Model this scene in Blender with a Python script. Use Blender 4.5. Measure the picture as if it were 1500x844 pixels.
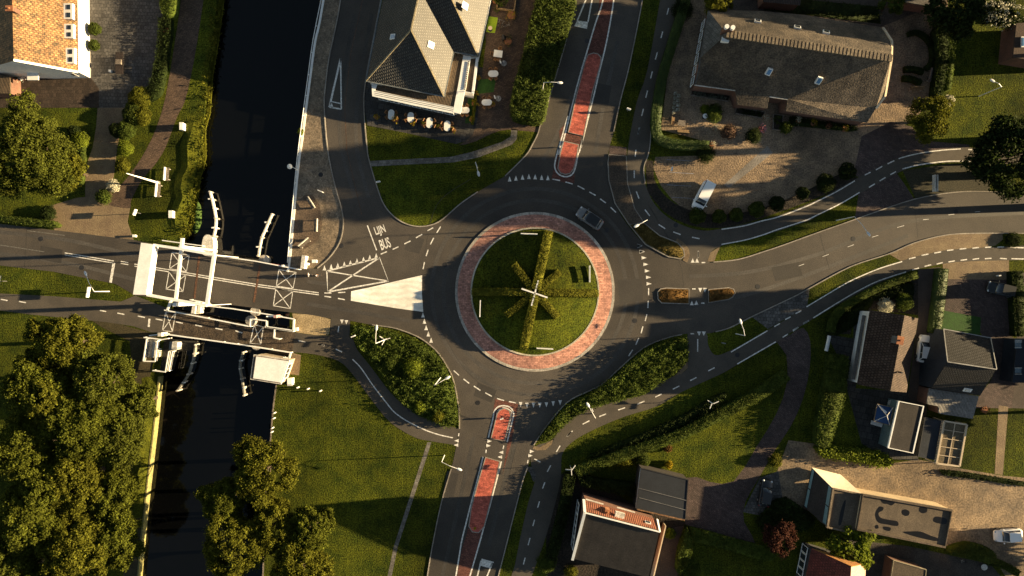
import bpy, bmesh, math, random
import numpy as np
from mathutils import Vector, Matrix
for o in list(bpy.data.objects): bpy.data.objects.remove(o)
SC = bpy.context.scene
COL = SC.collection
R = math.radians
# ---------------------------------------------------------------- camera, sky, sun, exposure
H = 100.0                                   # height of the drone above the road
S = 0.1                                     # metres per photo pixel at road level
ELEV = 11.0
cam = bpy.data.cameras.new('camera'); camo = bpy.data.objects.new('camera', cam); COL.objects.link(camo)
camo.location = (0, 0, H); cam.sensor_width = 36; cam.lens = 36 * H / 150.0
cam.clip_start = 1; cam.clip_end = 3000; SC.camera = camo
world = bpy.data.worlds.new('World'); SC.world = world; world.use_nodes = True
wn = world.node_tree; bg = wn.nodes['Background']
sky = wn.nodes.new('ShaderNodeTexSky'); sky.sky_type = 'NISHITA'; sky.sun_disc = False
sky.sun_elevation = R(ELEV); sky.sun_rotation = R(90 - 2.5)
sky.altitude = 1500; sky.air_density = .8; sky.dust_density = .5; sky.ozone_density = .3
wb = wn.nodes.new('ShaderNodeMix'); wb.data_type = 'RGBA'; wb.blend_type = 'MULTIPLY'; wb.inputs[0].default_value = 1; wb.inputs[7].default_value = (1, .86, .68, 1)   # white balance for the evening
wn.links.new(sky.outputs[0], wb.inputs[6]); wn.links.new(wb.outputs[2], bg.inputs[0]); bg.inputs[1].default_value = 0.05
sun = bpy.data.lights.new('sun', 'SUN'); suno = bpy.data.objects.new('sun', sun); COL.objects.link(suno)
sun.energy = 5.0; sun.angle = R(0.5); sun.color = (1, .75, .41)
sd = Vector((math.cos(R(ELEV)) * math.cos(R(2.5)), math.cos(R(ELEV)) * math.sin(R(2.5)), math.sin(R(ELEV))))
suno.rotation_euler = sd.to_track_quat('Z', 'Y').to_euler()
suno.location = (60, 0, 60)
vs = SC.view_settings; vs.view_transform = 'Standard'; vs.look = 'None'; vs.gamma = 1; vs.use_curve_mapping = False
vs.exposure = 2.15
try:
    SC.cycles.max_bounces = 5; SC.cycles.diffuse_bounces = 2; SC.cycles.transparent_max_bounces = 4
except Exception: pass

# ---------------------------------------------------------------- coordinates
def W(px, py, z=0.0):
    k = (H - z) / H
    return Vector(((px - 750) * S * k, (422 - py) * S * k, z))
def Z(ox, oy, s, pts): return [(ox + a / s, oy + b / s) for a, b in pts]
def XY(pts): return [((a - 750) * S, (422 - b) * S) for a, b in pts]
def smooth(pts, n=5, closed=False):
    out = []; m = len(pts)
    rng = range(m if closed else m - 1)
    for i in rng:
        g = lambda j: pts[j % m] if closed else pts[max(0, min(m - 1, j))]
        p0, p1, p2, p3 = g(i-1), g(i), g(i+1), g(i+2)
        for k in range(n):
            t = k / n
            out.append(tuple(.5*((2*p1[c]) + (-p0[c]+p2[c])*t + (2*p0[c]-5*p1[c]+4*p2[c]-p3[c])*t*t + (-p0[c]+3*p1[c]-3*p2[c]+p3[c])*t**3) for c in (0, 1)))
    if not closed: out.append(tuple(pts[-1]))
    return out
def inside(x, y, poly):
    c = False; j = len(poly) - 1
    for i in range(len(poly)):
        xi, yi = poly[i]; xj, yj = poly[j]
        if (yi > y) != (yj > y) and x < (xj - xi) * (y - yi) / (yj - yi) + xi: c = not c
        j = i
    return c

# ---------------------------------------------------------------- materials
MATS = {}
def M(name, c1, c2=None, sc=1.0, rough=.9, bump=.3, fine=.35, brick=None, rot=0., wave=None, metal=0., spec=.3, big=.25, trans=0., island=0., bs=6., emit=0, mow=0):
    if name in MATS: return MATS[name]
    m = bpy.data.materials.new(name); m.use_nodes = True; n = m.node_tree; N = n.nodes; L = n.links
    b = N['Principled BSDF']; b.inputs['Roughness'].default_value = rough; b.inputs['Metallic'].default_value = metal
    b.inputs['Specular IOR Level'].default_value = spec
    c2 = c2 or tuple(x * .7 for x in c1)
    tc = N.new('ShaderNodeTexCoord'); mp = N.new('ShaderNodeMapping'); L.new(tc.outputs['Object'], mp.inputs[0]); mp.inputs['Rotation'].default_value = (0, 0, rot)
    n1 = N.new('ShaderNodeTexNoise'); n1.inputs['Scale'].default_value = sc; n1.inputs['Detail'].default_value = 6; n1.inputs['Roughness'].default_value = .65; L.new(mp.outputs[0], n1.inputs['Vector'])
    cr = N.new('ShaderNodeValToRGB'); cr.color_ramp.elements[0].position = .36; cr.color_ramp.elements[1].position = .64
    cr.color_ramp.elements[0].color = (*c2, 1); cr.color_ramp.elements[1].color = (*c1, 1); L.new(n1.outputs['Fac'], cr.inputs[0])
    col = cr.outputs[0]
    def mul(col, fac, lo, hi):
        mr = N.new('ShaderNodeMapRange'); mr.inputs['From Min'].default_value = .3; mr.inputs['From Max'].default_value = .7
        mr.inputs['To Min'].default_value = lo; mr.inputs['To Max'].default_value = hi; L.new(fac, mr.inputs[0])
        mx = N.new('ShaderNodeMix'); mx.data_type = 'RGBA'; mx.blend_type = 'MULTIPLY'; mx.inputs[0].default_value = 1
        L.new(col, mx.inputs[6]); L.new(mr.outputs[0], mx.inputs[7]); return mx.outputs[2]
    hf = None
    if fine:
        n2 = N.new('ShaderNodeTexNoise'); n2.inputs['Scale'].default_value = bs; n2.inputs['Detail'].default_value = 3; L.new(mp.outputs[0], n2.inputs['Vector'])
        col = mul(col, n2.outputs['Fac'], 1 - fine, 1 + fine); hf = n2.outputs['Fac']
    if big:
        n3 = N.new('ShaderNodeTexNoise'); n3.inputs['Scale'].default_value = sc * .13; n3.inputs['Detail'].default_value = 2; L.new(mp.outputs[0], n3.inputs['Vector'])
        col = mul(col, n3.outputs['Fac'], 1 - big, 1 + big)
    if island:
        ge = N.new('ShaderNodeNewGeometry'); mr = N.new('ShaderNodeMapRange'); mr.inputs['To Min'].default_value = 1 - island; mr.inputs['To Max'].default_value = 1 + island
        L.new(ge.outputs['Random Per Island'], mr.inputs[0])
        mx = N.new('ShaderNodeMix'); mx.data_type = 'RGBA'; mx.blend_type = 'MULTIPLY'; mx.inputs[0].default_value = 1
        L.new(col, mx.inputs[6]); L.new(mr.outputs[0], mx.inputs[7]); col = mx.outputs[2]
    if brick:
        bw, bh, mort, mc = brick
        br = N.new('ShaderNodeTexBrick'); br.inputs['Scale'].default_value = 1; br.inputs['Brick Width'].default_value = bw; br.inputs['Row Height'].default_value = bh
        br.inputs['Mortar Size'].default_value = mort; br.inputs['Bias'].default_value = 0; br.inputs['Mortar Smooth'].default_value = .3
        br.inputs['Color1'].default_value = (.7, .7, .7, 1); br.inputs['Color2'].default_value = (1.25, 1.25, 1.25, 1); br.inputs['Mortar'].default_value = (mc, mc, mc, 1)
        L.new(mp.outputs[0], br.inputs['Vector'])
        mx = N.new('ShaderNodeMix'); mx.data_type = 'RGBA'; mx.blend_type = 'MULTIPLY'; mx.inputs[0].default_value = 1
        L.new(col, mx.inputs[6]); L.new(br.outputs['Color'], mx.inputs[7]); col = mx.outputs[2]
        hf = br.outputs['Fac']
    if wave:
        wv = N.new('ShaderNodeTexWave'); wv.inputs['Scale'].default_value = wave[0]; wv.bands_direction = wave[1]; wv.inputs['Distortion'].default_value = wave[2]; L.new(mp.outputs[0], wv.inputs['Vector'])
        col = mul(col, wv.outputs['Fac'], 1 - wave[3], 1 + wave[3]); hf = wv.outputs['Fac']
    if mow:
        wv = N.new('ShaderNodeTexWave'); wv.inputs['Scale'].default_value = .32; wv.bands_direction = 'X'; wv.inputs['Distortion'].default_value = 3; wv.inputs['Detail Scale'].default_value = .4; L.new(tc.outputs['Object'], wv.inputs['Vector'])
        col = mul(col, wv.outputs['Fac'], 1 - mow / 2, 1 + mow / 2)
    L.new(col, b.inputs['Base Color'])
    if bump and hf is not None:
        bp = N.new('ShaderNodeBump'); bp.inputs['Strength'].default_value = bump; bp.inputs['Distance'].default_value = .06
        if brick: bp.invert = True
        L.new(hf, bp.inputs['Height']); L.new(bp.outputs[0], b.inputs['Normal'])
    if trans:
        tr = N.new('ShaderNodeBsdfTranslucent'); L.new(col, tr.inputs[0]); ms = N.new('ShaderNodeMixShader'); ms.inputs[0].default_value = trans
        L.new(b.outputs[0], ms.inputs[1]); L.new(tr.outputs[0], ms.inputs[2]); L.new(ms.outputs[0], N['Material Output'].inputs[0])
    MATS[name] = m; return m

grass = M('grass', (.062, .07, .006), (.024, .035, .004), .4, bump=1.0, fine=.75, bs=5.0, big=.5, rough=1, spec=.1, mow=.1)
grass_dark = M('clipped grass', (.03, .055, .01), (.018, .036, .008), .6, bump=.8, fine=.4, bs=6, rough=1, spec=.1)
asphalt = M('asphalt', (.07, .06, .05), (.048, .042, .037), .22, bump=.3, fine=.25, bs=8, big=.4, rough=.8)
asphalt_b = M('patched asphalt', (.05, .045, .04), (.04, .036, .033), .4, bump=.25, fine=.2, bs=8, big=.2, rough=.8)
asphalt_w = M('tyre polished asphalt', (.07, .063, .056), (.05, .046, .042), .3, bump=.15, fine=.25, bs=5, big=.3, rough=.65)
asphalt_path = M('path asphalt', (.085, .073, .06), (.062, .055, .047), .4, bump=.2, fine=.2, bs=9, big=.25)
worn_deck = M('worn bridge planking', (.075, .055, .038), (.03, .024, .02), 1.1, bump=.5, fine=.5, bs=5)
paint = M('road paint', (.85, .83, .79), (.42, .4, .37), 3.5, bump=.1, fine=.2, bs=10, big=0, rough=.7)
paint_worn = M('worn road paint', (.2, .19, .18), (.08, .08, .075), 6, bump=.1, fine=.4, bs=10, big=0)
red_pave = M('red island paving', (.46, .115, .08), (.34, .08, .058), .8, brick=(.6, .3, .02, .75), bump=.2, rot=R(12))
red_brown = M('red brown paving', (.15, .06, .045), (.11, .045, .035), .8, brick=(.4, .2, .03, .6), rot=R(12))
apron_m = M('red brick apron', (.5, .25, .19), (.3, .15, .12), .55, bump=.5, fine=.3, bs=4, brick=(.5, .25, .03, .6))
concrete = M('concrete', (.42, .38, .33), (.3, .28, .25), 1.5, bump=.2, fine=.2, brick=(1.0, 4.0, .03, .5))
kerb_m = M('kerb concrete', (.3, .27, .23), (.2, .18, .16), 1.2, bump=.1, fine=.25, big=.3)
brick_path = M('brown clinker path', (.105, .07, .05), (.07, .048, .036), .8, brick=(.42, .21, .03, .6), rot=R(-15))
purple_pave = M('purple brown pavers', (.085, .06, .056), (.06, .045, .042), .8, brick=(.42, .21, .03, .6), rot=R(35))
quay_m = M('quay paving', (.22, .17, .12), (.13, .105, .078), .7, bump=.4, fine=.35, bs=6, brick=(.3, .3, .02, .75), rot=R(-10))
grey_pave = M('grey pavers', (.1, .095, .09), (.065, .062, .06), .7, brick=(.5, .5, .04, .45), rot=R(2))
tile_grid = M('dark terrace tiles', (.05, .048, .046), (.034, .033, .033), .7, brick=(.9, .9, .05, .5), rot=R(12))
gravel = M('gravel', (.25, .18, .115), (.12, .09, .065), .5, bump=.8, fine=.5, bs=5, big=.45)
yard_m = M('sandy yard', (.24, .175, .11), (.11, .085, .062), .4, bump=.5, fine=.45, bs=4, big=.4)
tan_pave = M('tan pavers', (.2, .15, .09), (.14, .1, .065), .6, bump=.4, fine=.3, bs=6)
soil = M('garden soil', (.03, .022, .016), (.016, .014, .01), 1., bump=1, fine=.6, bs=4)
path_grey = M('grey footpath slabs', (.15, .14, .125), (.11, .1, .09), .8, brick=(.5, .5, .03, .6), rot=R(5))
white = M('white paint', (.8, .8, .78), (.7, .7, .68), 1, bump=0, fine=.06, big=0, rough=.5)
off_white = M('weathered white paint', (.6, .58, .54), (.4, .38, .34), 1.5, bump=.1, fine=.25)
steel = M('grey steel', (.3, .3, .3), (.2, .2, .2), 2, metal=.6, rough=.45, bump=0, fine=.1)
dark_steel = M('dark steel', (.03, .03, .033), (.02, .02, .022), 2, rough=.5, bump=0, fine=.1)
black = M('black rubber', (.012, .012, .012), (.008, .008, .008), 2, rough=.8, bump=0, fine=0)
glass = M('dark window glass', (.02, .03, .04), (.015, .02, .03), 1, rough=.08, bump=0, fine=0, big=0, spec=.8)
wood = M('pale wood', (.3, .2, .1), (.2, .13, .07), 3, rough=.7, wave=(2, 'X', 2, .2), bump=.2)
wood_grey = M('weathered wood', (.19, .16, .13), (.12, .1, .085), 3, rough=.8, wave=(2.5, 'X', 2, .25), bump=.2)
tile_orange = M('mossy orange roof tiles', (.32, .16, .065), (.1, .065, .03), 1.1, rough=.6, spec=.25, brick=(.33, .3, .05, .45), bump=.9, fine=.6, bs=3.2)
slate = M('dark glazed roof tiles', (.075, .07, .062), (.05, .048, .045), .6, brick=(.28, .36, .07, .35), bump=1, fine=.25, rot=R(-12), rough=.5, spec=.3)
tile_dark = M('dark brown roof tiles', (.075, .052, .042), (.05, .034, .028), .6, rough=.65, spec=.08, brick=(.3, .34, .06, .45), bump=.6, fine=.3, rot=R(-12))
tile_blue = M('blue black roof tiles', (.035, .034, .034), (.024, .024, .025), .6, brick=(.3, .34, .06, .4), bump=.8, fine=.2, rot=R(-12))
tile_red = M('red roof tiles', (.17, .04, .03), (.1, .028, .022), .7, brick=(.3, .34, .05, .6), bump=.5, rot=R(-14))
tile_brown = M('chestnut roof tiles', (.22, .08, .045), (.15, .055, .035), .7, wave=(1.1, 'X', 0, .25), bump=.5, rot=R(12))
thatch = M('thatch', (.115, .09, .066), (.05, .041, .033), .6, bump=1, fine=.55, bs=5, big=.5)
thatch_ridge = M('ridge thatch', (.2, .16, .11), (.12, .095, .07), 2, bump=.5, rot=R(-8))
felt = M('dark roofing felt', (.04, .034, .03), (.027, .023, .021), .5, bump=.02, fine=.3, wave=(.25, 'X', .6, .04), rot=R(12))
felt_tan = M('tan roofing felt', (.13, .1, .07), (.085, .066, .048), .35, bump=.02, fine=.3, wave=(.3, 'X', .5, .04), rot=R(12), big=.35)
felt_stain = M('standing puddle', (.012, .012, .013), (.01, .01, .01), 1, rough=.12, bump=0, fine=0, big=0)
blue_felt = M('blue black felt', (.02, .025, .035), (.014, .018, .026), .6, bump=.2, fine=.2)
deck_wood = M('brown roof decking', (.1, .07, .045), (.06, .045, .03), .8, wave=(1.5, 'X', .3, .2), rot=R(12), bump=.3)
cream = M('cream cladding', (.55, .45, .33), (.45, .37, .27), 1, bump=.1, fine=.1)
brick_wall = M('brick wall', (.16, .08, .055), (.11, .06, .045), 1, bump=.2, fine=.2)
white_wall = M('white plaster wall', (.75, .72, .68), (.65, .63, .6), .8, bump=.1, fine=.1, big=.1)
water_m = M('canal water', (.002, .0022, .0025), (.0015, .0018, .002), .1, rough=.06, bump=.08, fine=.05, bs=1.2, spec=.35)
lime = M('lime outdoor rug', (.3, .42, .02), (.24, .36, .02), 1, fine=.15)
rug_green = M('artificial turf', (.025, .075, .012), (.02, .055, .01), 1, fine=.25)
blue_cloth = M('blue parasol cloth', (.02, .06, .16), (.015, .045, .12), 1, fine=.1)
terracotta = M('terracotta', (.35, .15, .07), (.25, .1, .05), 1, fine=.2)
rattan = M('rattan', (.28, .15, .07), (.18, .09, .04), 3, fine=.3)
rust = M('rusty joint plate', (.16, .08, .045), (.07, .04, .03), 2, fine=.4)
lily = M('lily pads', (.05, .09, .015), (.03, .06, .012), 2, fine=.3)
skin_m = M('skin', (.45, .26, .18), (.42, .24, .16), 1, fine=0, bump=0)
hair_m = M('hair', (.05, .03, .02), (.04, .025, .015), 1, fine=0, bump=0)
cloth_w = M('white cloth', (.7, .68, .66), (.62, .6, .58), 3, fine=.1)
cloth_d = M('dark cloth', (.025, .025, .03), (.02, .02, .025), 3, fine=.1)
lamp_w = M('lamp housing', (.75, .75, .75), (.7, .7, .7), 2, rough=.4, bump=0, fine=0)
def leafm(name, c, v=.4, t=.38): return M(name, c, tuple(x * .55 for x in c), .55, rough=.85, bump=0, fine=.3, bs=2, big=.2, trans=t, island=v, spec=.08)
L_oak = leafm('oak leaves', (.09, .105, .015))
L_green = leafm('green leaves', (.075, .105, .018))
L_gold = leafm('golden green leaves', (.12, .125, .014))
L_mid = leafm('olive leaves', (.1, .115, .014))
L_dark = leafm('dark leaves', (.03, .045, .012))
L_hedge = leafm('hedge leaves', (.07, .095, .018))
L_lime = leafm('lime leaves', (.16, .2, .02))
L_yellow = leafm('yellow leaves', (.4, .3, .02))
L_red = leafm('copper leaves', (.085, .035, .025))
L_flower = leafm('white blossom', (.6, .58, .45))
L_bronze = leafm('bronze ground cover', (.16, .09, .03))
bark = M('bark', (.07, .05, .035), (.04, .03, .022), 2, bump=.6)

# ---------------------------------------------------------------- object helpers
def rootloc(p):
    while p.parent: p = p.parent
    return p.location.copy()
def tag(o, label=None, cat=None, group=None, kind=None):
    if label: o['label'] = label
    if cat: o['category'] = cat
    if group: o['group'] = group
    if kind: o['kind'] = kind
    return o
def thing(name, label, cat, loc=(0, 0, 0), group=None):
    o = bpy.data.objects.new(name, None); COL.objects.link(o); o.location = loc; o.empty_display_size = .3
    return tag(o, label, cat, group)
def link_mesh(name, me, mat, parent=None, smooth_=False):
    if mat: me.materials.append(mat)
    o = bpy.data.objects.new(name, me); COL.objects.link(o)
    if parent: o.parent = parent
    if smooth_: me.shade_smooth()
    return o
def obj(name, bm, mat, parent=None, sm=False, base=None):
    """link a bmesh built in world coordinates; children are stored relative to their thing, lone things relative to base"""
    if parent: bm.transform(Matrix.Translation(-rootloc(parent)))
    elif base is not None: bm.transform(Matrix.Translation(-Vector(base)))
    bmesh.ops.recalc_face_normals(bm, faces=bm.faces)
    me = bpy.data.meshes.new(name); bm.to_mesh(me); bm.free()
    o = link_mesh(name, me, mat, parent, sm)
    if base is not None and not parent: o.location = base
    return o
def struct(name, bm, mat): return tag(obj(name, bm, mat), kind='structure')
def NB(): return bmesh.new()
def poly(bm, pts, z=0.):
    pts = [(p[0], p[1]) for p in pts]
    vs_ = [bm.verts.new((x, y, z)) for x, y in pts]
    return bm.faces.new(vs_)
def sheet(name, px, z, mat, sm=0):
    pts = smooth(px, sm, True) if sm else px
    bm = NB(); poly(bm, XY(pts), z); bmesh.ops.triangulate(bm, faces=bm.faces[:])
    for f in bm.faces:
        f.normal_update()
        if f.normal.z < 0: f.normal_flip()
    me = bpy.data.meshes.new(name); bm.to_mesh(me); bm.free()
    return tag(link_mesh(name, me, mat), kind='structure')
def prism(bm, pts, z0, z1):
    n = len(pts)
    a = [bm.verts.new((p[0], p[1], z0)) for p in pts]; b = [bm.verts.new((p[0], p[1], z1)) for p in pts]
    bm.faces.new(b); bm.faces.new(a[::-1])
    for i in range(n): bm.faces.new((a[i], a[(i+1) % n], b[(i+1) % n], b[i]))
def obox(bm, c, s, rz=0, tilt=None):
    m = Matrix.Translation(Vector(c)) @ Matrix.Rotation(rz, 4, 'Z')
    if tilt is not None: m = m @ tilt
    m = m @ Matrix.Diagonal((s[0], s[1], s[2], 1))
    bmesh.ops.create_cube(bm, size=1, matrix=m)
def bar(bm, p, q, w, h=None):
    p, q = Vector(p), Vector(q); d = q - p; h = h or w
    m = Matrix.Translation((p + q) / 2) @ d.to_track_quat('X', 'Z').to_matrix().to_4x4() @ Matrix.Diagonal((d.length, w, h, 1))
    bmesh.ops.create_cube(bm, size=1, matrix=m)
def tube(bm, pts, r, seg=8):
    pts = [Vector(p) for p in pts]; rs = r if isinstance(r, (list, tuple)) else [r] * len(pts); rings = []
    for i, p in enumerate(pts):
        d = (pts[min(i+1, len(pts)-1)] - pts[max(i-1, 0)]).normalized()
        u = d.cross(Vector((0, 0, 1)) if abs(d.z) < .9 else Vector((1, 0, 0))).normalized(); v = d.cross(u)
        rings.append([bm.verts.new(p + (u * math.cos(a) + v * math.sin(a)) * rs[i]) for a in [2*math.pi*k/seg for k in range(seg)]])
    for a, b in zip(rings, rings[1:]):
        for k in range(seg): bm.faces.new((a[k], a[(k+1) % seg], b[(k+1) % seg], b[k]))
    bm.faces.new(rings[0][::-1]); bm.faces.new(rings[-1])
def cyl(bm, c, r, h, seg=16, r2=None):
    bmesh.ops.create_cone(bm, cap_ends=True, segments=seg, radius1=r, radius2=r if r2 is None else r2, depth=h, matrix=Matrix.Translation((c[0], c[1], c[2] + h/2)))
def ball(bm, c, s, sub=2):
    bmesh.ops.create_icosphere(bm, subdivisions=sub, radius=1, matrix=Matrix.Translation(Vector(c)) @ Matrix.Diagonal((s[0], s[1], s[2], 1)))
def strip(bm, pts, w, z0, z1=None, closed=False, zf=None):
    """ribbon (z1 None) or low wall along a polyline of world xy points"""
    P = [Vector((p[0], p[1])) for p in pts]; n = len(P); L_, R_ = [], []
    for i in range(n):
        if closed: a, b = P[i-1], P[(i+1) % n]
        else: a, b = P[max(i-1, 0)], P[min(i+1, n-1)]
        d = (b - a).normalized(); nn = Vector((-d.y, d.x)) * (w / 2)
        L_.append(P[i] + nn); R_.append(P[i] - nn)
    rng = range(n if closed else n - 1)
    def mk(q, z): return bm.verts.new((q.x, q.y, z + (zf(q.x, q.y) if zf else 0)))
    if z1 is None:
        l = [mk(q, z0) for q in L_]; r = [mk(q, z0) for q in R_]
        for i in rng: j = (i+1) % n; bm.faces.new((r[i], r[j], l[j], l[i]))
    else:
        l0 = [mk(q, z0) for q in L_]; r0 = [mk(q, z0) for q in R_]; l1 = [mk(q, z1) for q in L_]; r1 = [mk(q, z1) for q in R_]
        for i in rng:
            j = (i+1) % n
            bm.faces.new((r1[i], r1[j], l1[j], l1[i])); bm.faces.new((l0[i], l0[j], r0[j], r0[i]))
            bm.faces.new((l0[i], l1[i], l1[j], l0[j])); bm.faces.new((r0[i], r0[j], r1[j], r1[i]))
        if not closed:
            bm.faces.new((l0[0], r0[0], r1[0], l1[0])); bm.faces.new((l0[-1], l1[-1], r1[-1], r0[-1]))
def dup(root, loc, rz=None, label=None, group=None, sc=None):
    def cp(o, par):
        c = o.copy(); COL.objects.link(c); c.parent = par
        for ch in list(o.children): cp(ch, c)
        return c
    r = cp(root, None); r.location = loc
    if rz is not None: r.rotation_euler = (0, 0, rz)
    if sc: r.scale = (sc, sc, sc)
    if label: r['label'] = label
    if group: r['group'] = group
    return r
# leaf clouds
def leaf_arrays(P, Nn, size, rng, jit=.8):
    n = len(P)
    d = Nn + rng.normal(0, jit, (n, 3)); d /= np.linalg.norm(d, axis=1, keepdims=True) + 1e-9
    a = rng.normal(0, 1, (n, 3)); u = np.cross(d, a); u /= np.linalg.norm(u, axis=1, keepdims=True) + 1e-9
    v = np.cross(d, u); s = size * rng.uniform(.6, 1.35, (n, 1))
    u = u * s * .5; v = v * s * .32
    V = np.empty((n, 4, 3)); V[:, 0] = P - u; V[:, 1] = P - v; V[:, 2] = P + u; V[:, 3] = P + v
    return V.reshape(-1, 3)
def mesh_from(name, V, extra=None):
    """V: 4 verts per leaf quad; extra: (verts, tris/quads list) of a core"""
    me = bpy.data.meshes.new(name); nv = len(V); nq = nv // 4
    ev, ef = extra if extra else ([], [])
    allv = np.concatenate([V, np.array(ev).reshape(-1, 3)]) if len(ev) else V
    li = np.arange(nv); ls = np.arange(nq) * 4; lt = np.full(nq, 4)
    if ef:
        fi = np.concatenate([np.array(f) for f in ef]) + nv; ln = np.array([len(f) for f in ef])
        st = nv + np.concatenate([[0], np.cumsum(ln)[:-1]])
        li = np.concatenate([li, fi]); ls = np.concatenate([ls, st]); lt = np.concatenate([lt, ln])
    me.vertices.add(len(allv)); me.vertices.foreach_set('co', allv.astype(np.float32).ravel())
    me.loops.add(len(li)); me.loops.foreach_set('vertex_index', li.astype(np.int32))
    me.polygons.add(len(ls)); me.polygons.foreach_set('loop_start', ls.astype(np.int32))
    me.update(calc_edges=True); me.validate()
    return me
def bm_extra(bm, off):
    bm.verts.index_update(); ev = [tuple(v.co - off) for v in bm.verts]; ef = [[v.index for v in f.verts] for f in bm.faces]; bm.free(); return ev, ef
def crown_pts(rng, c, Rx, Ry, Rz, nclump, nleaf, rc, flat=.8):
    ph = rng.uniform(0, 6.28, 3)
    cl = []
    for i in range(nclump):
        th = rng.uniform(0, 2*math.pi); sz = rng.uniform(-.35, 1); rr = math.sqrt(max(0, 1 - sz*sz)) if sz > 0 else 1
        f = rng.uniform(.5, 1.0) ** .5
        wob = 1 + .17*math.sin(3*th+ph[0]) + .12*math.sin(5*th+ph[1]) + .08*math.sin(8*th+ph[2])
        cl.append((c[0]+Rx*rr*f*wob*math.cos(th), c[1]+Ry*rr*f*wob*math.sin(th), c[2]+Rz*sz*f, rc*rng.uniform(.65, 1.35)))
    cl = np.array(cl); k = rng.integers(0, nclump, nleaf)
    d = rng.normal(0, 1, (nleaf, 3)); d[:, 2] = d[:, 2] * .8 + .25; d /= np.linalg.norm(d, axis=1, keepdims=True)
    rr = rng.uniform(.25, 1, (nleaf, 1)) ** .4; far = rng.uniform(0, 1, (nleaf, 1)) < .22; rr = np.where(far, rng.uniform(.9, 1.55, (nleaf, 1)), rr)
    P = cl[k, :3] + d * cl[k, 3:4] * rr * np.array([1, 1, flat])
    return P, d
L_arm = leafm('bright hedge leaves', (.19, .19, .025))
def tree(name, px, py, Rpx, h, mat, label, cat='tree', group=None, n=26000, leaf=.42, seed=1, nc=70, squash=1., rcf=.2, zf=.68):
    rng = np.random.default_rng(seed); zc = h * zf; c = W(px, py, zc); Rm = Rpx * S * (H - zc) / H
    base = Vector((c.x, c.y, 0)); t = thing(name, label, cat, base, group)
    P, d = crown_pts(rng, (0, 0, zc), Rm*.88, Rm*.88*squash, h*(1-zf)*.95, nc, n, Rm*rcf)
    link_mesh('crown', mesh_from('crown', leaf_arrays(P, d, leaf, rng)), mat, t)
    bm = NB(); tr = .02 * h + .08
    tube(bm, [base, base + Vector((.1, .1, h*.3)), base + Vector((.05, -.05, h*.75))], [tr*1.4, tr, tr*.35], 9)
    for i in range(6):
        a = i * 1.05 + seed; z0 = h * (.32 + .05 * i)
        tube(bm, [base + Vector((0, 0, z0)), base + Vector((math.cos(a)*Rm*.35, math.sin(a)*Rm*.35, z0 + h*.14)), base + Vector((math.cos(a)*Rm*.75, math.sin(a)*Rm*.75, z0 + h*.22))], [tr*.5, tr*.3, tr*.1], 6)
    obj('trunk', bm, bark, t)
    return t
def shrub(name, px, py, Rpx, h, mat, label, group=None, n=None, leaf=.16, seed=1, cat='shrub', tight=True, zf=0, squash=1.):
    rng = np.random.default_rng(seed + 77); Rm = Rpx * S; b = W(px, py, h*.6); base = Vector((b.x, b.y, zf))
    n = n or int(900 + 1300 * Rm * Rm)
    th = rng.uniform(0, 2*math.pi, n); sz = rng.uniform(-.5, 1, n); rr = np.sqrt(np.maximum(0, 1 - np.minimum(1, np.abs(sz))**2))
    wob = 1 + .06*np.sin(3*th + seed) + .05*np.sin(7*th + 2*sz) + rng.normal(0, .05 if tight else .14, n)
    d = np.stack([rr*np.cos(th), rr*np.sin(th)*squash, sz], 1)
    P = d * wob[:, None] * np.array([Rm, Rm, h*.5]) + np.array([0, 0, h*.5])
    bm = NB(); ball(bm, (0, 0, h*.5), (Rm*.86, Rm*.86*squash, h*.43), 2); tube(bm, [(0, 0, -.02), (0, 0, h*.4)], .07, 6)
    o = link_mesh(name, mesh_from(name, leaf_arrays(P, d, leaf, rng, .6), bm_extra(bm, Vector((0, 0, 0)))), mat)
    o.location = base
    return tag(o, label, cat, group)
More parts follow.
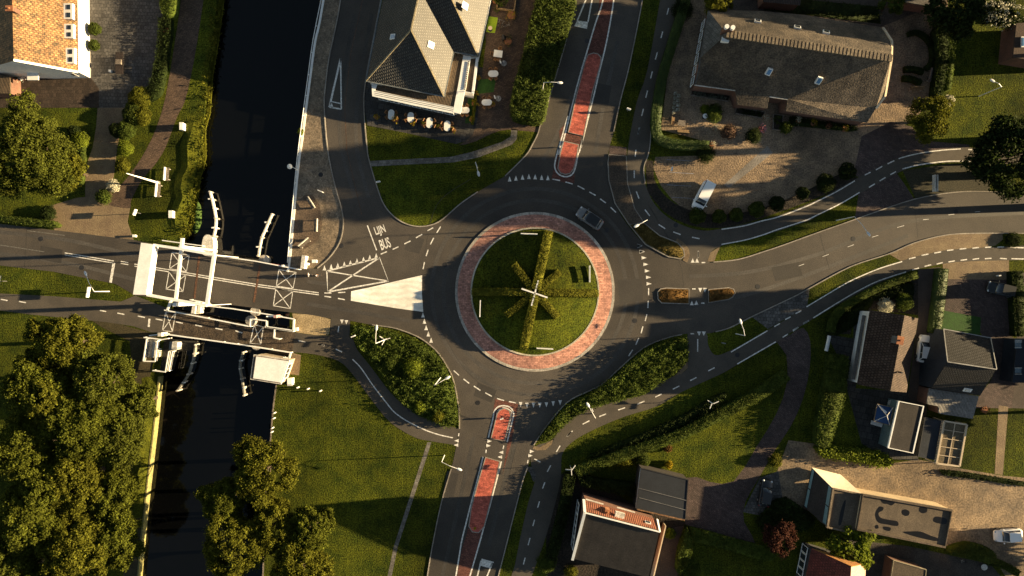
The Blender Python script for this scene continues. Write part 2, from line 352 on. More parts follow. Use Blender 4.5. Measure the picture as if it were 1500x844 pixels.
def hedge(name, pts, h, mat, label, width=None, group=None, leaf=.17, dens=55, seed=1, rough=.06, zf=None, cat='hedge', kind=None, z0=0., pxpts=True, lump=0.):
    """pts: outline polygon (width None) or a centre line with width, in photo pixels at ground level"""
    rng = np.random.default_rng(seed + 5); q = XY(pts) if pxpts else pts
    if width:
        bm = NB(); strip(bm, q, width, 0); L_ = []; R_ = []
        vs_ = list(bm.verts); n = len(q); poly_ = [(v.co.x, v.co.y) for v in vs_[:n]] + [(v.co.x, v.co.y) for v in vs_[n:][::-1]]; bm.free()
    else: poly_ = q
    xs = [p[0] for p in poly_]; ys = [p[1] for p in poly_]; base = Vector((sum(xs)/len(xs), sum(ys)/len(ys), 0))
    g = zf if zf else (lambda x, y: 0)
    bx = (max(xs)-min(xs))*(max(ys)-min(ys)); cand = int(bx*dens); X = rng.uniform(min(xs), max(xs), cand); Y = rng.uniform(min(ys), max(ys), cand)
    PX = np.array(poly_); ins = np.zeros(cand, bool); j = len(poly_)-1
    for i in range(len(poly_)):
        xi, yi = PX[i]; xj, yj = PX[j]
        with np.errstate(divide='ignore', invalid='ignore'):
            c_ = ((yi > Y) != (yj > Y)) & (X < (xj-xi)*(Y-yi)/(yj-yi+1e-12)+xi)
        ins ^= c_; j = i
    X = X[ins]; Y = Y[ins]
    gz = np.array([g(a, b) for a, b in zip(X, Y)]) if zf else np.zeros(len(X))
    lf = lump * (np.sin(X*2.1+1.3*np.sin(Y*1.7+seed)) * np.sin(Y*2.3+1.1*np.sin(X*1.3)) + .6*np.sin(X*4.9+Y*1.1)*np.sin(Y*5.3-X*.7)) if lump else 0
    P1 = np.stack([X, Y, z0 + h + gz + lf + rng.normal(0, rough, len(X))], 1); N1 = np.tile([0, 0, 1.], (len(X), 1))
    Ps, Ns = [P1], [N1]
    for i in range(len(poly_)):
        a = np.array(poly_[i]); b = np.array(poly_[(i+1) % len(poly_)]); ln = np.linalg.norm(b-a); m = int(ln*h*dens*.8)
        if m < 1: continue
        t = rng.uniform(0, 1, m)[:, None]; xy = a + (b-a)*t; nn = np.array([(b-a)[1], -(b-a)[0]])/(ln+1e-9)
        xy = xy + nn*rng.normal(0, rough, (m, 1))
        gz2 = np.array([g(p[0], p[1]) for p in xy]) if zf else np.zeros(m)
        zz = z0 + gz2 + rng.uniform(.05, 1, m)*h
        Ps.append(np.concatenate([xy, zz[:, None]], 1)); Ns.append(np.tile([nn[0], nn[1], .3], (m, 1)))
    P = np.concatenate(Ps); Nn = np.concatenate(Ns)
    bm = NB()
    cx, cy = base.x, base.y
    ins_ = [(cx+(x-cx)*1., cy+(y-cy)*1.) for x, y in poly_]
    low = [bm.verts.new((x, y, z0+g(x, y)-.02)) for x, y in ins_]; top = [bm.verts.new((x, y, z0+h*(.9)-lump*.9+g(x, y))) for x, y in ins_]
    nn_ = len(low)
    if width:
        hn = nn_//2
        for i in range(hn-1): bm.faces.new((top[i], top[i+1], top[nn_-2-i], top[nn_-1-i]))
    else: f = bm.faces.new(top); bmesh.ops.triangulate(bm, faces=[f])
    for i in range(nn_): bm.faces.new((low[i], low[(i+1) % nn_], top[(i+1) % nn_], top[i]))
    bmesh.ops.recalc_face_normals(bm, faces=bm.faces)
    V = leaf_arrays(P - np.array(base), Nn, leaf, rng, .55)
    o = link_mesh(name, mesh_from(name, V, bm_extra(bm, base)), mat); o.location = base
    return tag(o, label if kind != 'structure' else None, cat if not kind == 'structure' else None, group, kind)
# ================================================================ SETTING: ground, water, roads, markings
west_bank = [(322,-300),(318,0),(311,50),(304,110),(299,170),(291,230),(281,290),(270,345),(262,365),(250,440),(240,500),(233,552),(226,620),(219,680),(210,760),(202,844),(180,1100)]
east_bank = [(520,-300),(474,0),(462,60),(455,110),(449,155),(443,200),(437,245),(430,320),(424,385),(421,398),(424,450),(425,515),(405,562),(400,600),(395,660),(390,720),(385,844),(370,1100)]
bm = NB()
for bank, far in ((west_bank, -1), (east_bank, 1)):
    q = XY([(bank[0][0], -9000)] + bank + [(bank[-1][0], 9000)])
    if far < 0: p = q + [(-900, q[-1][1]), (-900, q[0][1])]
    else: p = q + [(900, q[-1][1]), (900, q[0][1])]
    f = poly(bm, p, 0.); bmesh.ops.triangulate(bm, faces=[f])
    for a, b in zip(q, q[1:]):
        v = [bm.verts.new((*a, 0)), bm.verts.new((*b, 0)), bm.verts.new((*b, -2.2)), bm.verts.new((*a, -2.2))]; bm.faces.new(v)
o = obj('ground', bm, grass); tag(o, kind='structure')
for p in o.data.polygons:
    if abs(p.normal.z) > .5 and p.normal.z < 0: p.flip()
bm = NB(); poly(bm, [(-60, -950), (-15, -950), (-15, 950), (-60, 950)], -1.1); struct('canal_water', bm, water_m)
# bank walls
bm = NB(); strip(bm, XY(smooth(east_bank[:10], 4)), .32, -1.6, .1); struct('quay_wall', bm, white)
bm = NB(); strip(bm, XY(smooth(west_bank[11:], 3)), .22, -1.6, .06); struct('bank_sheet_piling', bm, M('sun bleached piling', (.24, .22, .08), (.15, .14, .06), 2))
bm = NB(); strip(bm, XY(smooth(east_bank[12:], 3)), .2, -1.6, .03); struct('bank_edging', bm, wood_grey)

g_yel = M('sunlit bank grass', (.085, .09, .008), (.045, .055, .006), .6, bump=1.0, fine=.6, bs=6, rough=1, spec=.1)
for seg in (west_bank[4:8], west_bank[11:15]):  # berm added to face the low sun, in sun-yellowed grass
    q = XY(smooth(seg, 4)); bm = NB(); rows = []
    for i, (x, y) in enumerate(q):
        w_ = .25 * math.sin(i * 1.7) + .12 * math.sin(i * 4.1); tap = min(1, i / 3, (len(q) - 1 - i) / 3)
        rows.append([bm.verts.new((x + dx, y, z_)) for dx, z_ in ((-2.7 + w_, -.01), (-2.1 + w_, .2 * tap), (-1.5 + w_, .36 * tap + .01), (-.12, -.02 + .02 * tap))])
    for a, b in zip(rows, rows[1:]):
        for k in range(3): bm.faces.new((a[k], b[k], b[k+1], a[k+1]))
    struct('sunward_berm', bm, g_yel)
z1, z2, z3, z4, z5 = .004, .008, .012, .016, .022
# ---- west side zones
sheet('parking_paving', [(130,-40),(243,-40),(240,60),(225,120),(205,145),(184,151),(183,158),(143,158),(134,130),(118,118),(131,114)], z1, grey_pave)
sheet('terrace_tiles', [(40,112),(132,112),(145,130),(145,158),(-40,158),(-40,135),(20,135)], z1+.001, M('brown terrace tiles', (.05,.035,.026), (.035,.026,.02), .8, brick=(.5,.5,.03,.6)))
sheet('brick_drive', [(143,158),(184,158),(172,215),(163,290),(125,292),(124,250),(136,215),(141,185)], z1+.001, tan_pave)
sheet('towpath', smooth([(270,-40),(265,0),(258,50),(243,140),(228,190),(208,230),(185,262),(165,285),(160,300),(190,305),(192,294),(208,264),(228,240),(243,215),(260,170),(271,148),(284,90),(298,0),(301,-40)],3), z2, brick_path)
sheet('driveway_apron', [(66,304),(92,296),(112,290),(165,284),(176,292),(191,303),(187,325),(196,352),(150,346),(120,342),(80,338)], z1, tan_pave)
# ---- north side zones
sheet('quay_paving', smooth([(505,-40),(499,0),(493,34),(482,86),(477,125),(475,156),(480,219),(491,273),(500,304),(503,328),(498,354),(483,377),(465,391),(440,395)],3)+[(421,395),(424,385),(430,320),(437,245),(443,200),(449,155),(455,110),(462,60),(474,0),(480,-40)], z1, quay_m)
sheet('sitting_place', [(432,300),(447,285),(458,286),(468,300),(472,330),(466,352),(448,364),(428,366)], z2, M('reddish sitting place', (.12,.085,.06), (.08,.06,.045), .8, bump=.5, fine=.4, bs=5))
sheet('terrace_paving', [(536,100),(533,156),(538,184),(560,188),(600,196),(640,205),(668,211),(692,204),(700,180),(712,100),(600,80)], z1, tile_grid)
sheet('brick_alley', smooth([(712,60),(712,-40),(790,-40),(780,20),(765,90),(752,150),(752,176),(762,182),(792,187),(789,194),(745,190),(720,196),(697,207),(672,213),(692,198),(700,170),(705,120)],2), z2, brick_path)
sheet('garden_footpath', [(541,236),(600,233),(660,230),(690,223),(735,208),(748,200),(749,188),(758,190),(757,204),(750,212),(700,231),(664,238),(600,241),(543,244)], z2, path_grey)
# ---- north east
sheet('farm_gravel', [(968,190),(978,110),(1004,20),(1010,-40),(1390,-40),(1386,60),(1378,130),(1335,180),(1268,200),(1262,246),(1230,262),(1180,287),(1110,314),(1050,322),(1008,312),(984,292),(968,272),(957,246),(960,230),(1030,228),(1036,208)], z1, gravel)
sheet('planting_strip', smooth([(945,236),(957,236),(958,262),(975,288),(1005,306),(1050,315),(1110,307),(1180,280),(1232,254),(1256,262),(1197,290),(1115,320),(1057,334),(1010,330),(972,310),(948,280)],2), z2, soil)
sheet('dark_garden_bed', [(1010,-40),(1400,-40),(1400,-5),(1290,40),(1180,22),(1100,22),(1040,14)], z2, M('dark garden paving', (.07,.055,.045), (.04,.032,.026), .8, fine=.4))  # darker paved ground behind the farmhouse
sheet('concrete_strip', [(1060,271),(1068,275),(1132,224),(1124,214)], z2, M('pale concrete strip', (.22,.2,.18), (.16,.145,.13), 1))
sheet('paver_entrance', [(1262,200),(1305,178),(1336,186),(1350,206),(1420,212),(1420,219),(1356,226),(1316,234),(1262,262),(1250,256)], z2, purple_pave)
sheet('paver_crossing', [(1258,283),(1312,252),(1325,270),(1340,293),(1276,315),(1252,322)], z2, purple_pave)
sheet('bare_verge', [(1322,250),(1390,240),(1450,240),(1450,283),(1396,284),(1342,293)], z1, M('bare dark verge', (.04,.035,.02), (.025,.024,.014), .4, fine=.6))
sheet('sandy_shoulder', smooth([(1302,372),(1339,355),(1382,344),(1424,341),(1468,342),(1458,360),(1402,366),(1359,374),(1322,384)],2), z1, tan_pave)
sheet('grey_shoulder', [(1101,464),(1160,434),(1186,424),(1182,450),(1140,473),(1125,482)], z1, grey_pave)
# ---- south east
sheet('paver_lane', smooth([(1137,500),(1158,490),(1176,480),(1187,500),(1186,540),(1176,585),(1158,625),(1136,658),(1112,700),(1092,735),(1090,765),(1108,800),(1060,790),(1004,768),(1005,700),(1040,706),(1075,705),(1108,655),(1138,605),(1153,560),(1152,520)],2), z1, purple_pave)
sheet('parking_pad', [(1113,700),(1140,690),(1148,740),(1122,757),(1088,750)], z2, grey_pave)
sheet('garden_bed', [(1216,488),(1224,462),(1248,442),(1290,420),(1345,400),(1345,462),(1274,453),(1252,452),(1246,490)], z1, soil)
sheet('side_terrace', [(1211,490),(1250,496),(1251,450),(1276,452),(1252,575),(1226,566),(1231,530)], z2, tile_grid)
sheet('back_terrace', [(1240,568),(1330,574),(1345,640),(1345,675),(1300,672),(1262,650)], z2+.001, tile_grid)
sheet('asphalt_drive', [(1345,395),(1378,391),(1366,480),(1354,560),(1358,600),(1350,660),(1325,640),(1330,575),(1345,466)], z2, M('brown drive', (.06,.045,.038), (.042,.033,.028), .7, fine=.2))
sheet('forecourt', [(1381,408),(1478,410),(1480,480),(1492,520),(1482,598),(1420,598),(1450,560),(1459,541),(1437,488),(1377,486)], z1, purple_pave)
sheet('sunny_strip', [(1381,384),(1478,380),(1478,410),(1381,409)], z2, tan_pave)  # lit strip of the forecourt, sunlight put in as tan paving
sheet('artificial_lawn', [(1377,454),(1437,465),(1435,495),(1368,490)], z3, rug_green)
sheet('side_court', [(1480,400),(1560,400),(1560,600),(1482,598),(1492,520)], z1+.001, M('dark court', (.07,.055,.05), (.05,.04,.036), .6, fine=.3))
sheet('service_yard', [(1155,645),(1192,650),(1245,674),(1300,680),(1345,673),(1405,686),(1470,697),(1560,706),(1560,900),(1482,860),(1455,815),(1395,797),(1383,803),(1255,777),(1172,744),(1150,740),(1135,700)], z1, yard_m)
sheet('back_yard', [(1240,790),(1330,800),(1385,812),(1450,826),(1480,860),(1480,900),(1200,900)], z1+.001, M('dark gravel', (.06,.05,.042), (.035,.03,.026), .6, bump=.5, fine=.5))
sheet('slab_path', [(1463,594),(1477,596),(1469,696),(1457,694)], z2, tan_pave)
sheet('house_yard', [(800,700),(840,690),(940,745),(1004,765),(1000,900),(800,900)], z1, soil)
sheet('side_drive', [(966,776),(1002,770),(990,860),(950,860)], z2, M('brown side drive', (.07,.05,.04), (.05,.037,.03), .7, fine=.3))
sheet('narrow_path', [(626,648),(632,648),(583,800),(562,900),(556,900),(577,800)], z1, path_grey)
sheet('trodden_path', [(120,460),(230,490),(232,500),(218,560),(210,700),(200,900),(178,900),(188,700),(196,560),(190,500),(150,480)], z1, M('trodden earth', (.055,.045,.022), (.035,.03,.014), .5, fine=.5))
sheet('sandy_bank', [(428,459),(465,462),(485,468),(482,490),(462,491),(434,487)], z1, M('sandy gravel', (.34,.26,.15), (.24,.18,.1), .9, bump=.6, fine=.4))
sheet('sandy_step', [(428,517),(441,520),(438,550),(424,548)], z1, tan_pave)

# ---- roads
C0 = (783.5, 427.5)
def circ(r, n=96): return [(C0[0]+r*math.cos(2*math.pi*i/n), C0[1]+r*math.sin(2*math.pi*i/n)) for i in range(n)]
nw_left = [(505,-40),(499,0),(493,34),(482,86),(477,125),(475,156),(480,219),(491,273),(500,304),(503,328),(498,354),(483,377),(465,393)]
nw_right = [(563,-40),(558,0),(548,52),(536,117),(533,156),(538,219),(542,239),(551,270),(562,299),(577,317),(595,328),(614,332),(634,329),(650,320),(674,299),(700,281)]
n_left = [(740,258),(770,228),(780,212),(788,196),(792,182),(804,146),(818,99),(839,26),(844,0),(852,-40)]
n_right = [(948,-40),(941,0),(931,52),(920,104),(909,146),(899,193),(893,215),(890,233),(892,264),(901,298),(919,329),(945,358),(979,376),(995,380)]
e_top = [(1002,382),(1036,384),(1045,384),(1082,380),(1121,368),(1145,360),(1203,339),(1240,326),(1276,313),(1339,292),(1396,282),(1448,281),(1500,285),(1560,290)]
e_bot = [(1560,343),(1500,342),(1424,342),(1382,345),(1339,356),(1302,372),(1245,391),(1181,425),(1160,436),(1101,464),(1069,480),(1048,486),(1034,489),(1008,489),(999,490),(974,496),(942,510),(906,541),(882,563),(862,573),(830,590),(797,629),(782,652)]
s_right = [(779,665),(773,684),(765,707),(753,753),(742,797),(730,844),(722,880)]
s_left = [(618,880),(626,844),(633,802),(646,739),(661,687),(668,656),(673,628),(672,600),(665,560),(655,537),(640,515),(620,498),(600,488),(575,480),(545,476),(512,470),(480,466),(460,462)]
w_edge_s = [(428,458),(292,441),(198,433),(169,416),(78,398),(0,389),(-60,384)]
w_edge_n = [(-60,322),(0,328),(78,337),(151,346),(193,351),(227,358),(315,372),(441,394)]
road = w_edge_n + smooth(nw_left[::-1],3) + smooth(nw_right,3) + smooth(n_left,3) + smooth(n_right,3) + smooth(e_top,3) + smooth(e_bot,3) + smooth(s_right,3) + smooth(s_left,3) + w_edge_s
sheet('road', road, z3, asphalt)
for k, px in enumerate([smooth(circ(134, 48), 2, True), smooth(circ(151, 48), 2, True), [(520,20),(505,100),(498,200),(520,290)], [(545,20),(527,120),(522,210),(540,290)], [(838,140),(815,200),(795,235)],[(905,60),(885,150),(872,225)],[(648,844),(672,740),(694,640)],[(716,800),(735,720),(758,640)],
    [(1010,405),(1100,398),(1200,372),(1330,325),(1500,312)],[(1010,450),(1100,430),(1200,396),(1330,345)],[(0,340),(100,352),(200,375)],[(0,372),(100,386),(200,410)],[(450,412),(540,425)],[(450,445),(600,470)]]):
    bm = NB(); q_ = XY(px if k < 2 else smooth(px, 8)); strip(bm, q_, .55, z3+.002 + .0005*(k % 2), closed=k < 2); struct('tyre_track', bm, asphalt_w)
for px in ([(905,410),(940,408),(942,440),(908,446)], [(655,690),(672,694),(664,730),(648,726)], [(1130,392),(1170,384),(1176,404),(1136,412)], [(868,120),(896,126),(890,160),(866,154)], [(60,360),(92,366),(90,386),(58,380)], [(700,560),(728,572),(720,590),(694,580)], [(600,345),(622,350),(614,372),(592,366)]):
    px = [(x if x > 560 or x < 500 else x - 30, y) for x, y in px]
    sheet('asphalt_patch', px, z3+.0035, asphalt_b)
bm = NB()
for px in ([(950,300),(1000,400),(985,500)], [(640,470),(680,540),(740,590)], [(1200,340),(1215,395)], [(1339,292),(1345,352)], [(690,262),(640,300),(622,372)], [(760,640),(745,700)], [(40,332),(36,392)]): strip(bm, XY(smooth(px, 6)), .06, z3+.004)
struct('road_seam', bm, asphalt_b)
road_strip = lambda name, px, w, z, m: struct(name, (lambda b: (strip(b, XY(px), w, z), b)[1])(NB()), m)
ne_l = [(974,-40),(967,0),(948,104),(933,149),(920,216),(919,250),(920,275),(930,306),(943,327),(966,345),(992,355),(1002,364),(1003,385),(1037,387),(1040,372),(1057,360),(1115,346),(1180,325),(1197,317),(1259,284),(1322,250),(1367,240),(1410,238),(1460,240),(1560,243)]
ne_r = [(1560,217),(1460,219),(1407,216),(1356,222),(1316,231),(1252,263),(1197,293),(1140,316),(1115,323),(1057,335),(1031,338),(1005,332),(979,319),(958,298),(945,269),(943,246),(951,220),(956,167),(967,112),(982,60),(997,0),(1003,-40)]
sheet('cycle_path', smooth(ne_l,3)+smooth(ne_r,3), z4, asphalt_path)
se_t = [(720,880),(749,844),(762,788),(774,736),(785,698),(778,682),(781,656),(808,645),(820,629),(841,610),(869,597),(916,584),(942,579),(963,563),(989,550),(1006,541),(1008,520),(1008,488),(1034,488),(1037,505),(1047,520),(1069,514),(1124,484),(1181,450),(1200,440),(1254,410),(1319,383),(1359,372),(1402,365),(1500,360),(1560,358)]
se_b = [(1560,381),(1500,381),(1402,384),(1345,394),(1328,399),(1285,416),(1217,452),(1160,486),(1137,502),(1082,533),(1060,546),(1034,558),(995,576),(963,595),(916,610),(877,626),(843,644),(825,662),(822,680),(820,710),(800,785),(779,844),(768,880)]
sheet('cycle_path', smooth(se_t,3)+smooth(se_b,3), z4, asphalt_path)
sw = smooth([(433,487),(460,491),(512,494),(523,512),(546,541),(572,575),(603,603),(632,616),(673,628)],3)+smooth([(668,652),(629,646),(606,640),(572,619),(546,588),(517,549),(496,529),(460,519),(428,516)],3)
sheet('cycle_path', sw, z4, asphalt_path)
sheet('cycle_path', [(485,465),(513,470),(512,496),(483,492)], z4+.001, asphalt_path)
sheet('cycle_path', [(-60,424),(0,430),(78,434),(177,442),(198,433),(246,452),(250,490),(222,487),(195,478),(156,472),(47,461),(0,455),(-60,448)], z4, asphalt_path)
# central apron and island
bm = NB()
def ring(bm, r0, r1, za, zb, n=128):
    A = [bm.verts.new((*XY([p])[0], za)) for p in circ(r0*10, n)]; B = [bm.verts.new((*XY([p])[0], zb)) for p in circ(r1*10, n)]
    for i in range(n): bm.faces.new((A[i], A[(i+1)%n], B[(i+1)%n], B[i]))
ring(bm, 9.2, 11.35, .38, .11); struct('roundabout_apron', bm, apron_m)
bm = NB(); strip(bm, XY(circ(115)), .38, .0, .12, closed=True); struct('apron_kerb', bm, concrete)
bm = NB(); strip(bm, XY(circ(93)), .22, .0, .44, closed=True); struct('island_kerb', bm, M('island kerb', (.5,.46,.36), (.36,.33,.26), 1.5, fine=.2))
def mound(x, y):
    cx, cy = XY([C0])[0]; r = math.hypot(x-cx, y-cy)/9.25
    return .36 + 1.75*max(0, 1-r*r)**1.05 if r < 1 else .36
bm = NB(); cx, cy = XY([C0])[0]; prev = None; nr, na = 22, 96
ctr = bm.verts.new((cx, cy, mound(cx, cy)))
for i in range(1, nr+1):
    r = 9.25*i/nr; cur = []
    for k in range(na):
        a = 2*math.pi*k/na; x, y = cx+r*math.cos(a), cy+r*math.sin(a)
        cur.append(bm.verts.new((x, y, mound(x, y))))
    for k in range(na):
        if prev: bm.faces.new((prev[k], cur[k], cur[(k+1)%na], prev[(k+1)%na]))
        else: bm.faces.new((ctr, cur[k], cur[(k+1)%na]))
    prev = cur
o = struct('roundabout_mound', bm, grass); o.data.shade_smooth()

def raised(name, px, mat, h=.13, sm=0, kerb=.14):
    pts = smooth(px, sm, True) if sm else px
    bm = NB(); prism(bm, XY(pts), 0, h); struct(name, bm, mat)
    bm = NB(); strip(bm, XY(pts), kerb, 0, h+.01, closed=True); struct('kerb', bm, kerb_m)
A4 = (740,0,3.837); A1 = (680,180,4.964)
raised('traffic_island', Z(*A4, [(495,300),(520,305),(538,325),(535,360),(490,520),(440,765),(355,745),(400,540),(450,345),(465,310)]), red_pave)
raised('traffic_island', Z(*A1, [(725,135),(830,160),(820,240),(795,335),(770,368),(735,376),(700,365),(680,330),(700,220)]), red_pave)
sheet('red_brick_margin', Z(*A4, [(550,-150),(612,-150),(605,40),(560,290),(540,310),(500,298),(455,335),(450,345),(462,280),(520,80)]), z4, red_brown)
sheet('red_brick_margin', Z(*A1, [(655,320),(660,250),(700,150),(690,60),(740,0),(885,0),(850,100),(830,220),(805,330),(800,440),(720,432),(635,408)]), z4, red_brown)
SI = (600,600,3.457); A6 = (460,460,3.837)
raised('traffic_island', Z(*A6, [(1030,560),(1045,540),(1070,530),(1098,542),(1105,570),(1072,712),(995,700)]), red_pave)
raised('traffic_island', Z(*SI, [(385,242),(456,262),(440,340),(400,500),(378,590),(350,622),(318,618),(300,590),(312,500),(350,360)]), red_pave)
sheet('red_brick_margin', Z(*A6, [(1018,475),(1148,507),(1110,720),(1060,900),(1090,705),(985,690)]), z4, red_brown)
sheet('red_brick_margin', Z(*SI, [(300,590),(318,622),(350,625),(378,600),(335,750),(300,900),(230,900),(262,720)]), z4, red_brown)
EI = (900,360,3.837)
raised('planted_island', Z(*EI, [(290,238),(418,243),(418,327),(265,322),(245,300),(242,262),(258,243)]), L_bronze)
raised('planted_island', Z(*EI, [(528,246),(640,236),(668,244),(678,266),(662,290),(640,302),(528,320)]), L_bronze)
C5 = (880,160,3.837)
raised('brown_median', Z(*C5, [(45,255),(143,265),(150,420),(190,560),(240,635),(160,650),(80,530),(45,400),(40,300)]), M('brown median paving', (.075,.055,.04), (.05,.04,.03), 1, fine=.5))
raised('planted_median', Z(*C5, [(160,650),(240,638),(330,710),(430,750),(465,790),(470,825),(450,842),(380,830),(250,760)]), M('yellowed ground cover', (.12,.09,.03), (.06,.05,.02), 1.2, bump=1, fine=.6))
sheet('brick_crossing', Z(*C5, [(52,205),(145,215),(145,262),(45,252)]), z4, purple_pave)
# kerbs
for line in (nw_left, nw_right, n_left, n_right[:6], e_top[2:], e_bot[:12], e_bot[14:], s_right[1:], s_left[1:5], s_left[6:15], ne_r[14:20]):
    bm = NB(); strip(bm, XY(smooth(line, 4)), .15, 0, .11); struct('kerb', bm, kerb_m)
bm = NB(); strip(bm, XY(smooth([(1003,383),(1007,372),(1001,360),(990,352)],4)), .7, 0, .05); struct('kerb', bm, tan_pave)
sheet('kerb_corner', [(1036,383),(1041,370),(1056,360),(1050,372),(1046,384)], z5, tan_pave)
sheet('kerb_corner', Z(760,480,3.837,[(85,665),(120,672),(165,645),(192,630),(185,655),(150,688),(105,690),(78,680)]), z5, tan_pave)
sheet('kerb_corner', Z(760,480,3.837,[(948,190),(950,225),(915,258),(872,275),(900,240)]), z5, tan_pave)
sheet('kerb_corner', smooth(Z(*SI,[(590,300),(608,288),(632,305),(640,335),(630,366),(620,350),(610,320)]),2,True), z5, grey_pave)

# ---- painted markings
mk = {'road_marking': NB()}
def ln(px, w=.14, z=z5+.002, bm=None): strip(bm or mk['road_marking'], XY(px), w, z)
def dashes(o, pairs, w=.16):
    for a, b, c, d in pairs: ln(Z(*o, [(a, b), (c, d)]), w)
def tri(px, py, ang, w=.52, l=.76):
    x, y = XY([(px, py)])[0]; a = R(ang); d = Vector((math.cos(a), math.sin(a))); n = Vector((-d.y, d.x)); c = Vector((x, y))
    bm = mk['road_marking']; ps = [c+d*l/2, c-d*l/2+n*w/2, c-d*l/2-n*w/2]
    bm.faces.new([bm.verts.new((p.x, p.y, z5+.002)) for p in ps])
def tris(o, pts, ang, **k):
    for p in Z(*o, pts): tri(p[0], p[1], ang, **k)
ln([(499,86),(482.5,157)],.28); ln([(499,86),(500,160)],.2); ln([(482.5,157),(500,160)],.22); ln([(486,149),(500,152)],.16); ln([(484,150),(487,158)],.3)
ln([(478.8,397.3),(556,377.5),(569,411.8),(480,427.8),(478.8,397.3)],.22); ln([(478.8,397.3),(569,411.8)],.16); ln([(556,377.5),(480,427.8)],.2)
tris((460,360,4.6875), [(72,152),(118,143),(163,134),(208,126),(250,116),(295,104),(340,93),(383,80),(427,68)], 90)
A2 = (400,200,3.837)
dashes(A2, [(605,662,640,647),(672,635,705,620),(738,604,773,587),(803,570,838,550),(868,530,900,513),(942,507,920,542),(903,570,884,607),(872,636,860,673),(851,706,843,746),(530,500,582,640)])
dashes((460,360,4.6875), [(72,325,120,325),(165,322,215,320),(72,347,118,354),(165,362,212,371)])
for off in (-1.5, 1.5):
    ln([(197,388.5+off),(243,396+off),(314,408+off),(375,418+off),(467,430.5+off)], .13)
    ln([(177,384.5+off),(188,386.3+off)], .13); ln([(95,372+off),(167,384+off)], .13)
ln([(167,385),(162,414)], .4)
tris((460,360,4.6875), [(748,475),(758,518),(770,562),(785,605),(804,648)], 90)
for base_, w_ in (([(437,275),(615,305),(570,482),(378,450)],0),):
    pass
def xbox(o, q, w=.14):
    a, b, c, d = Z(*o, q); ln([a, b, c, d, a], w); ln([a, c], w*.8); ln([b, d], w*.8)
Q2 = (190,330,7.033); Q3 = (340,370,7.03)
xbox(Q2, [(435,280),(615,308),(585,480),(410,448)]); xbox(Q2, [(405,480),(578,515),(548,685),(375,658)])
xbox(Q3, [(482,175),(660,205),(628,372),(455,345)]); xbox(Q3, [(450,375),(625,402),(600,578),(425,548)])
xbox((190,430,7.033), [(372,190),(475,195),(440,392),(338,382)]); xbox((180,400,3.837), [(738,290),(790,302),(775,400),(715,395)])
tris(EI, [(143,2),(155,35),(167,68),(177,105),(185,142),(192,178),(195,214)], 0)
dashes(EI, [(192,238,192,278),(190,310,188,350),(182,385,173,423),(160,453,150,492),(136,520,120,557),(102,585,80,620)])
tris(C5, [(220,768),(233,800)], 0)
tris(A1, [(330,408),(376,402),(424,395),(470,390),(516,392),(563,396),(608,399)], 90)
dashes(A1, [(642,410,697,420),(736,430,788,445),(825,458,875,485),(910,503,955,528),(988,553,1030,583),(1065,615,1103,652)])
B6 = (760,480,3.837)
tris(B6, [(10,433),(46,437),(82,436),(118,436),(155,434),(193,428),(232,422)], -90)
dashes(A6, [(785,318,815,345),(840,365,872,390),(898,405,935,430),(962,443,1000,463),(1028,475,1068,487),(1095,492,1135,500)])
dashes(EI, [(437,243,456,243),(487,323,506,323),(490,95,510,95),(472,32,472,66),(428,495,448,495),(468,525,468,595)])
tris(EI, [(482,250),(508,250),(476,495),(502,495)], -90, w=.6, l=.65); tris(EI, [(435,322),(460,320),(440,83),(464,83)], 90, w=.6, l=.65)
tris(SI, [(405,160),(400,183),(620,212),(612,233)], 0, l=.65); tris(SI, [(463,217),(457,240),(237,158),(235,180)], 180, l=.65)
dashes(SI, [(388,203,386,220),(477,182,473,200),(250,120,248,135),(600,255,597,272),(632,250,662,266)])
dashes(SI, [(820,112,798,136),(762,183,743,215),(715,282,697,315),(685,368,673,400),(658,465,648,497),(633,558,624,590),(610,650,600,687),(585,750,576,784)])
dashes(B6, [(302,580,270,612),(397,523,358,543),(490,485,452,500),(597,450,558,463),(706,413,668,430),(803,373,767,390),(902,328,866,346),(998,280,962,298),(1100,225,1065,243)])
dashes(EI, [(655,598,860,478),(690,665,907,540),(898,455,930,437),(960,415,990,400),(1018,382,1050,365),(945,515,975,497),(1003,475,1033,458),(1060,440,1092,422)])
E8 = (1160,360,3.5176)
dashes(E8, [(603,68,637,60),(668,50,703,43),(733,38,768,32),(799,25,832,21),(863,18,898,14),(930,13,964,9),(994,9,1028,7),(1058,7,1092,7),(1124,9,1400,16),(5,440,34,420),(57,402,87,385),(620,125,654,115),(683,107,717,98),(745,95,777,87),(806,84,840,78),(869,76,902,71),(931,71,964,66),(994,67,1028,65),(1071,65,1107,68),(1131,67,1400,74)])
ln(smooth(Z(*E8,[(75,315),(200,240),(300,183),(400,138),(480,108),(568,82)]),4),.16); ln(smooth(Z(*E8,[(110,372),(250,285),(350,228),(450,180),(588,135)]),4),.16)
dashes(A4, [(919,45,909,83),(885,178,875,215),(855,295,844,335),(827,403,817,441),(800,510,790,550),(777,612,767,652),(755,717,746,755)])
dashes(C5, [(216,103,210,141),(198,228,193,267),(188,345,188,387),(200,463,215,503),(248,565,275,600),(325,648,362,672),(407,690,448,705),(513,720,555,728),(548,797,548,835)])
C6 = (1140,160,3.517)
ln(smooth([(1057,336),(1090,331),(1115,324),(1140,318),(1180,303),(1197,295),(1225,281),(1252,265)],4),.16); ln(smooth([(1057,358),(1090,352),(1115,345),(1140,336),(1180,323),(1197,315),(1230,299),(1259,282)],4),.16)
ln(smooth(Z(*C6,[(620,255),(680,238),(760,222),(850,211),(940,205)]),4),.16); ln(smooth(Z(*C6,[(640,308),(720,288),(800,276),(880,268),(955,268)]),4),.16)
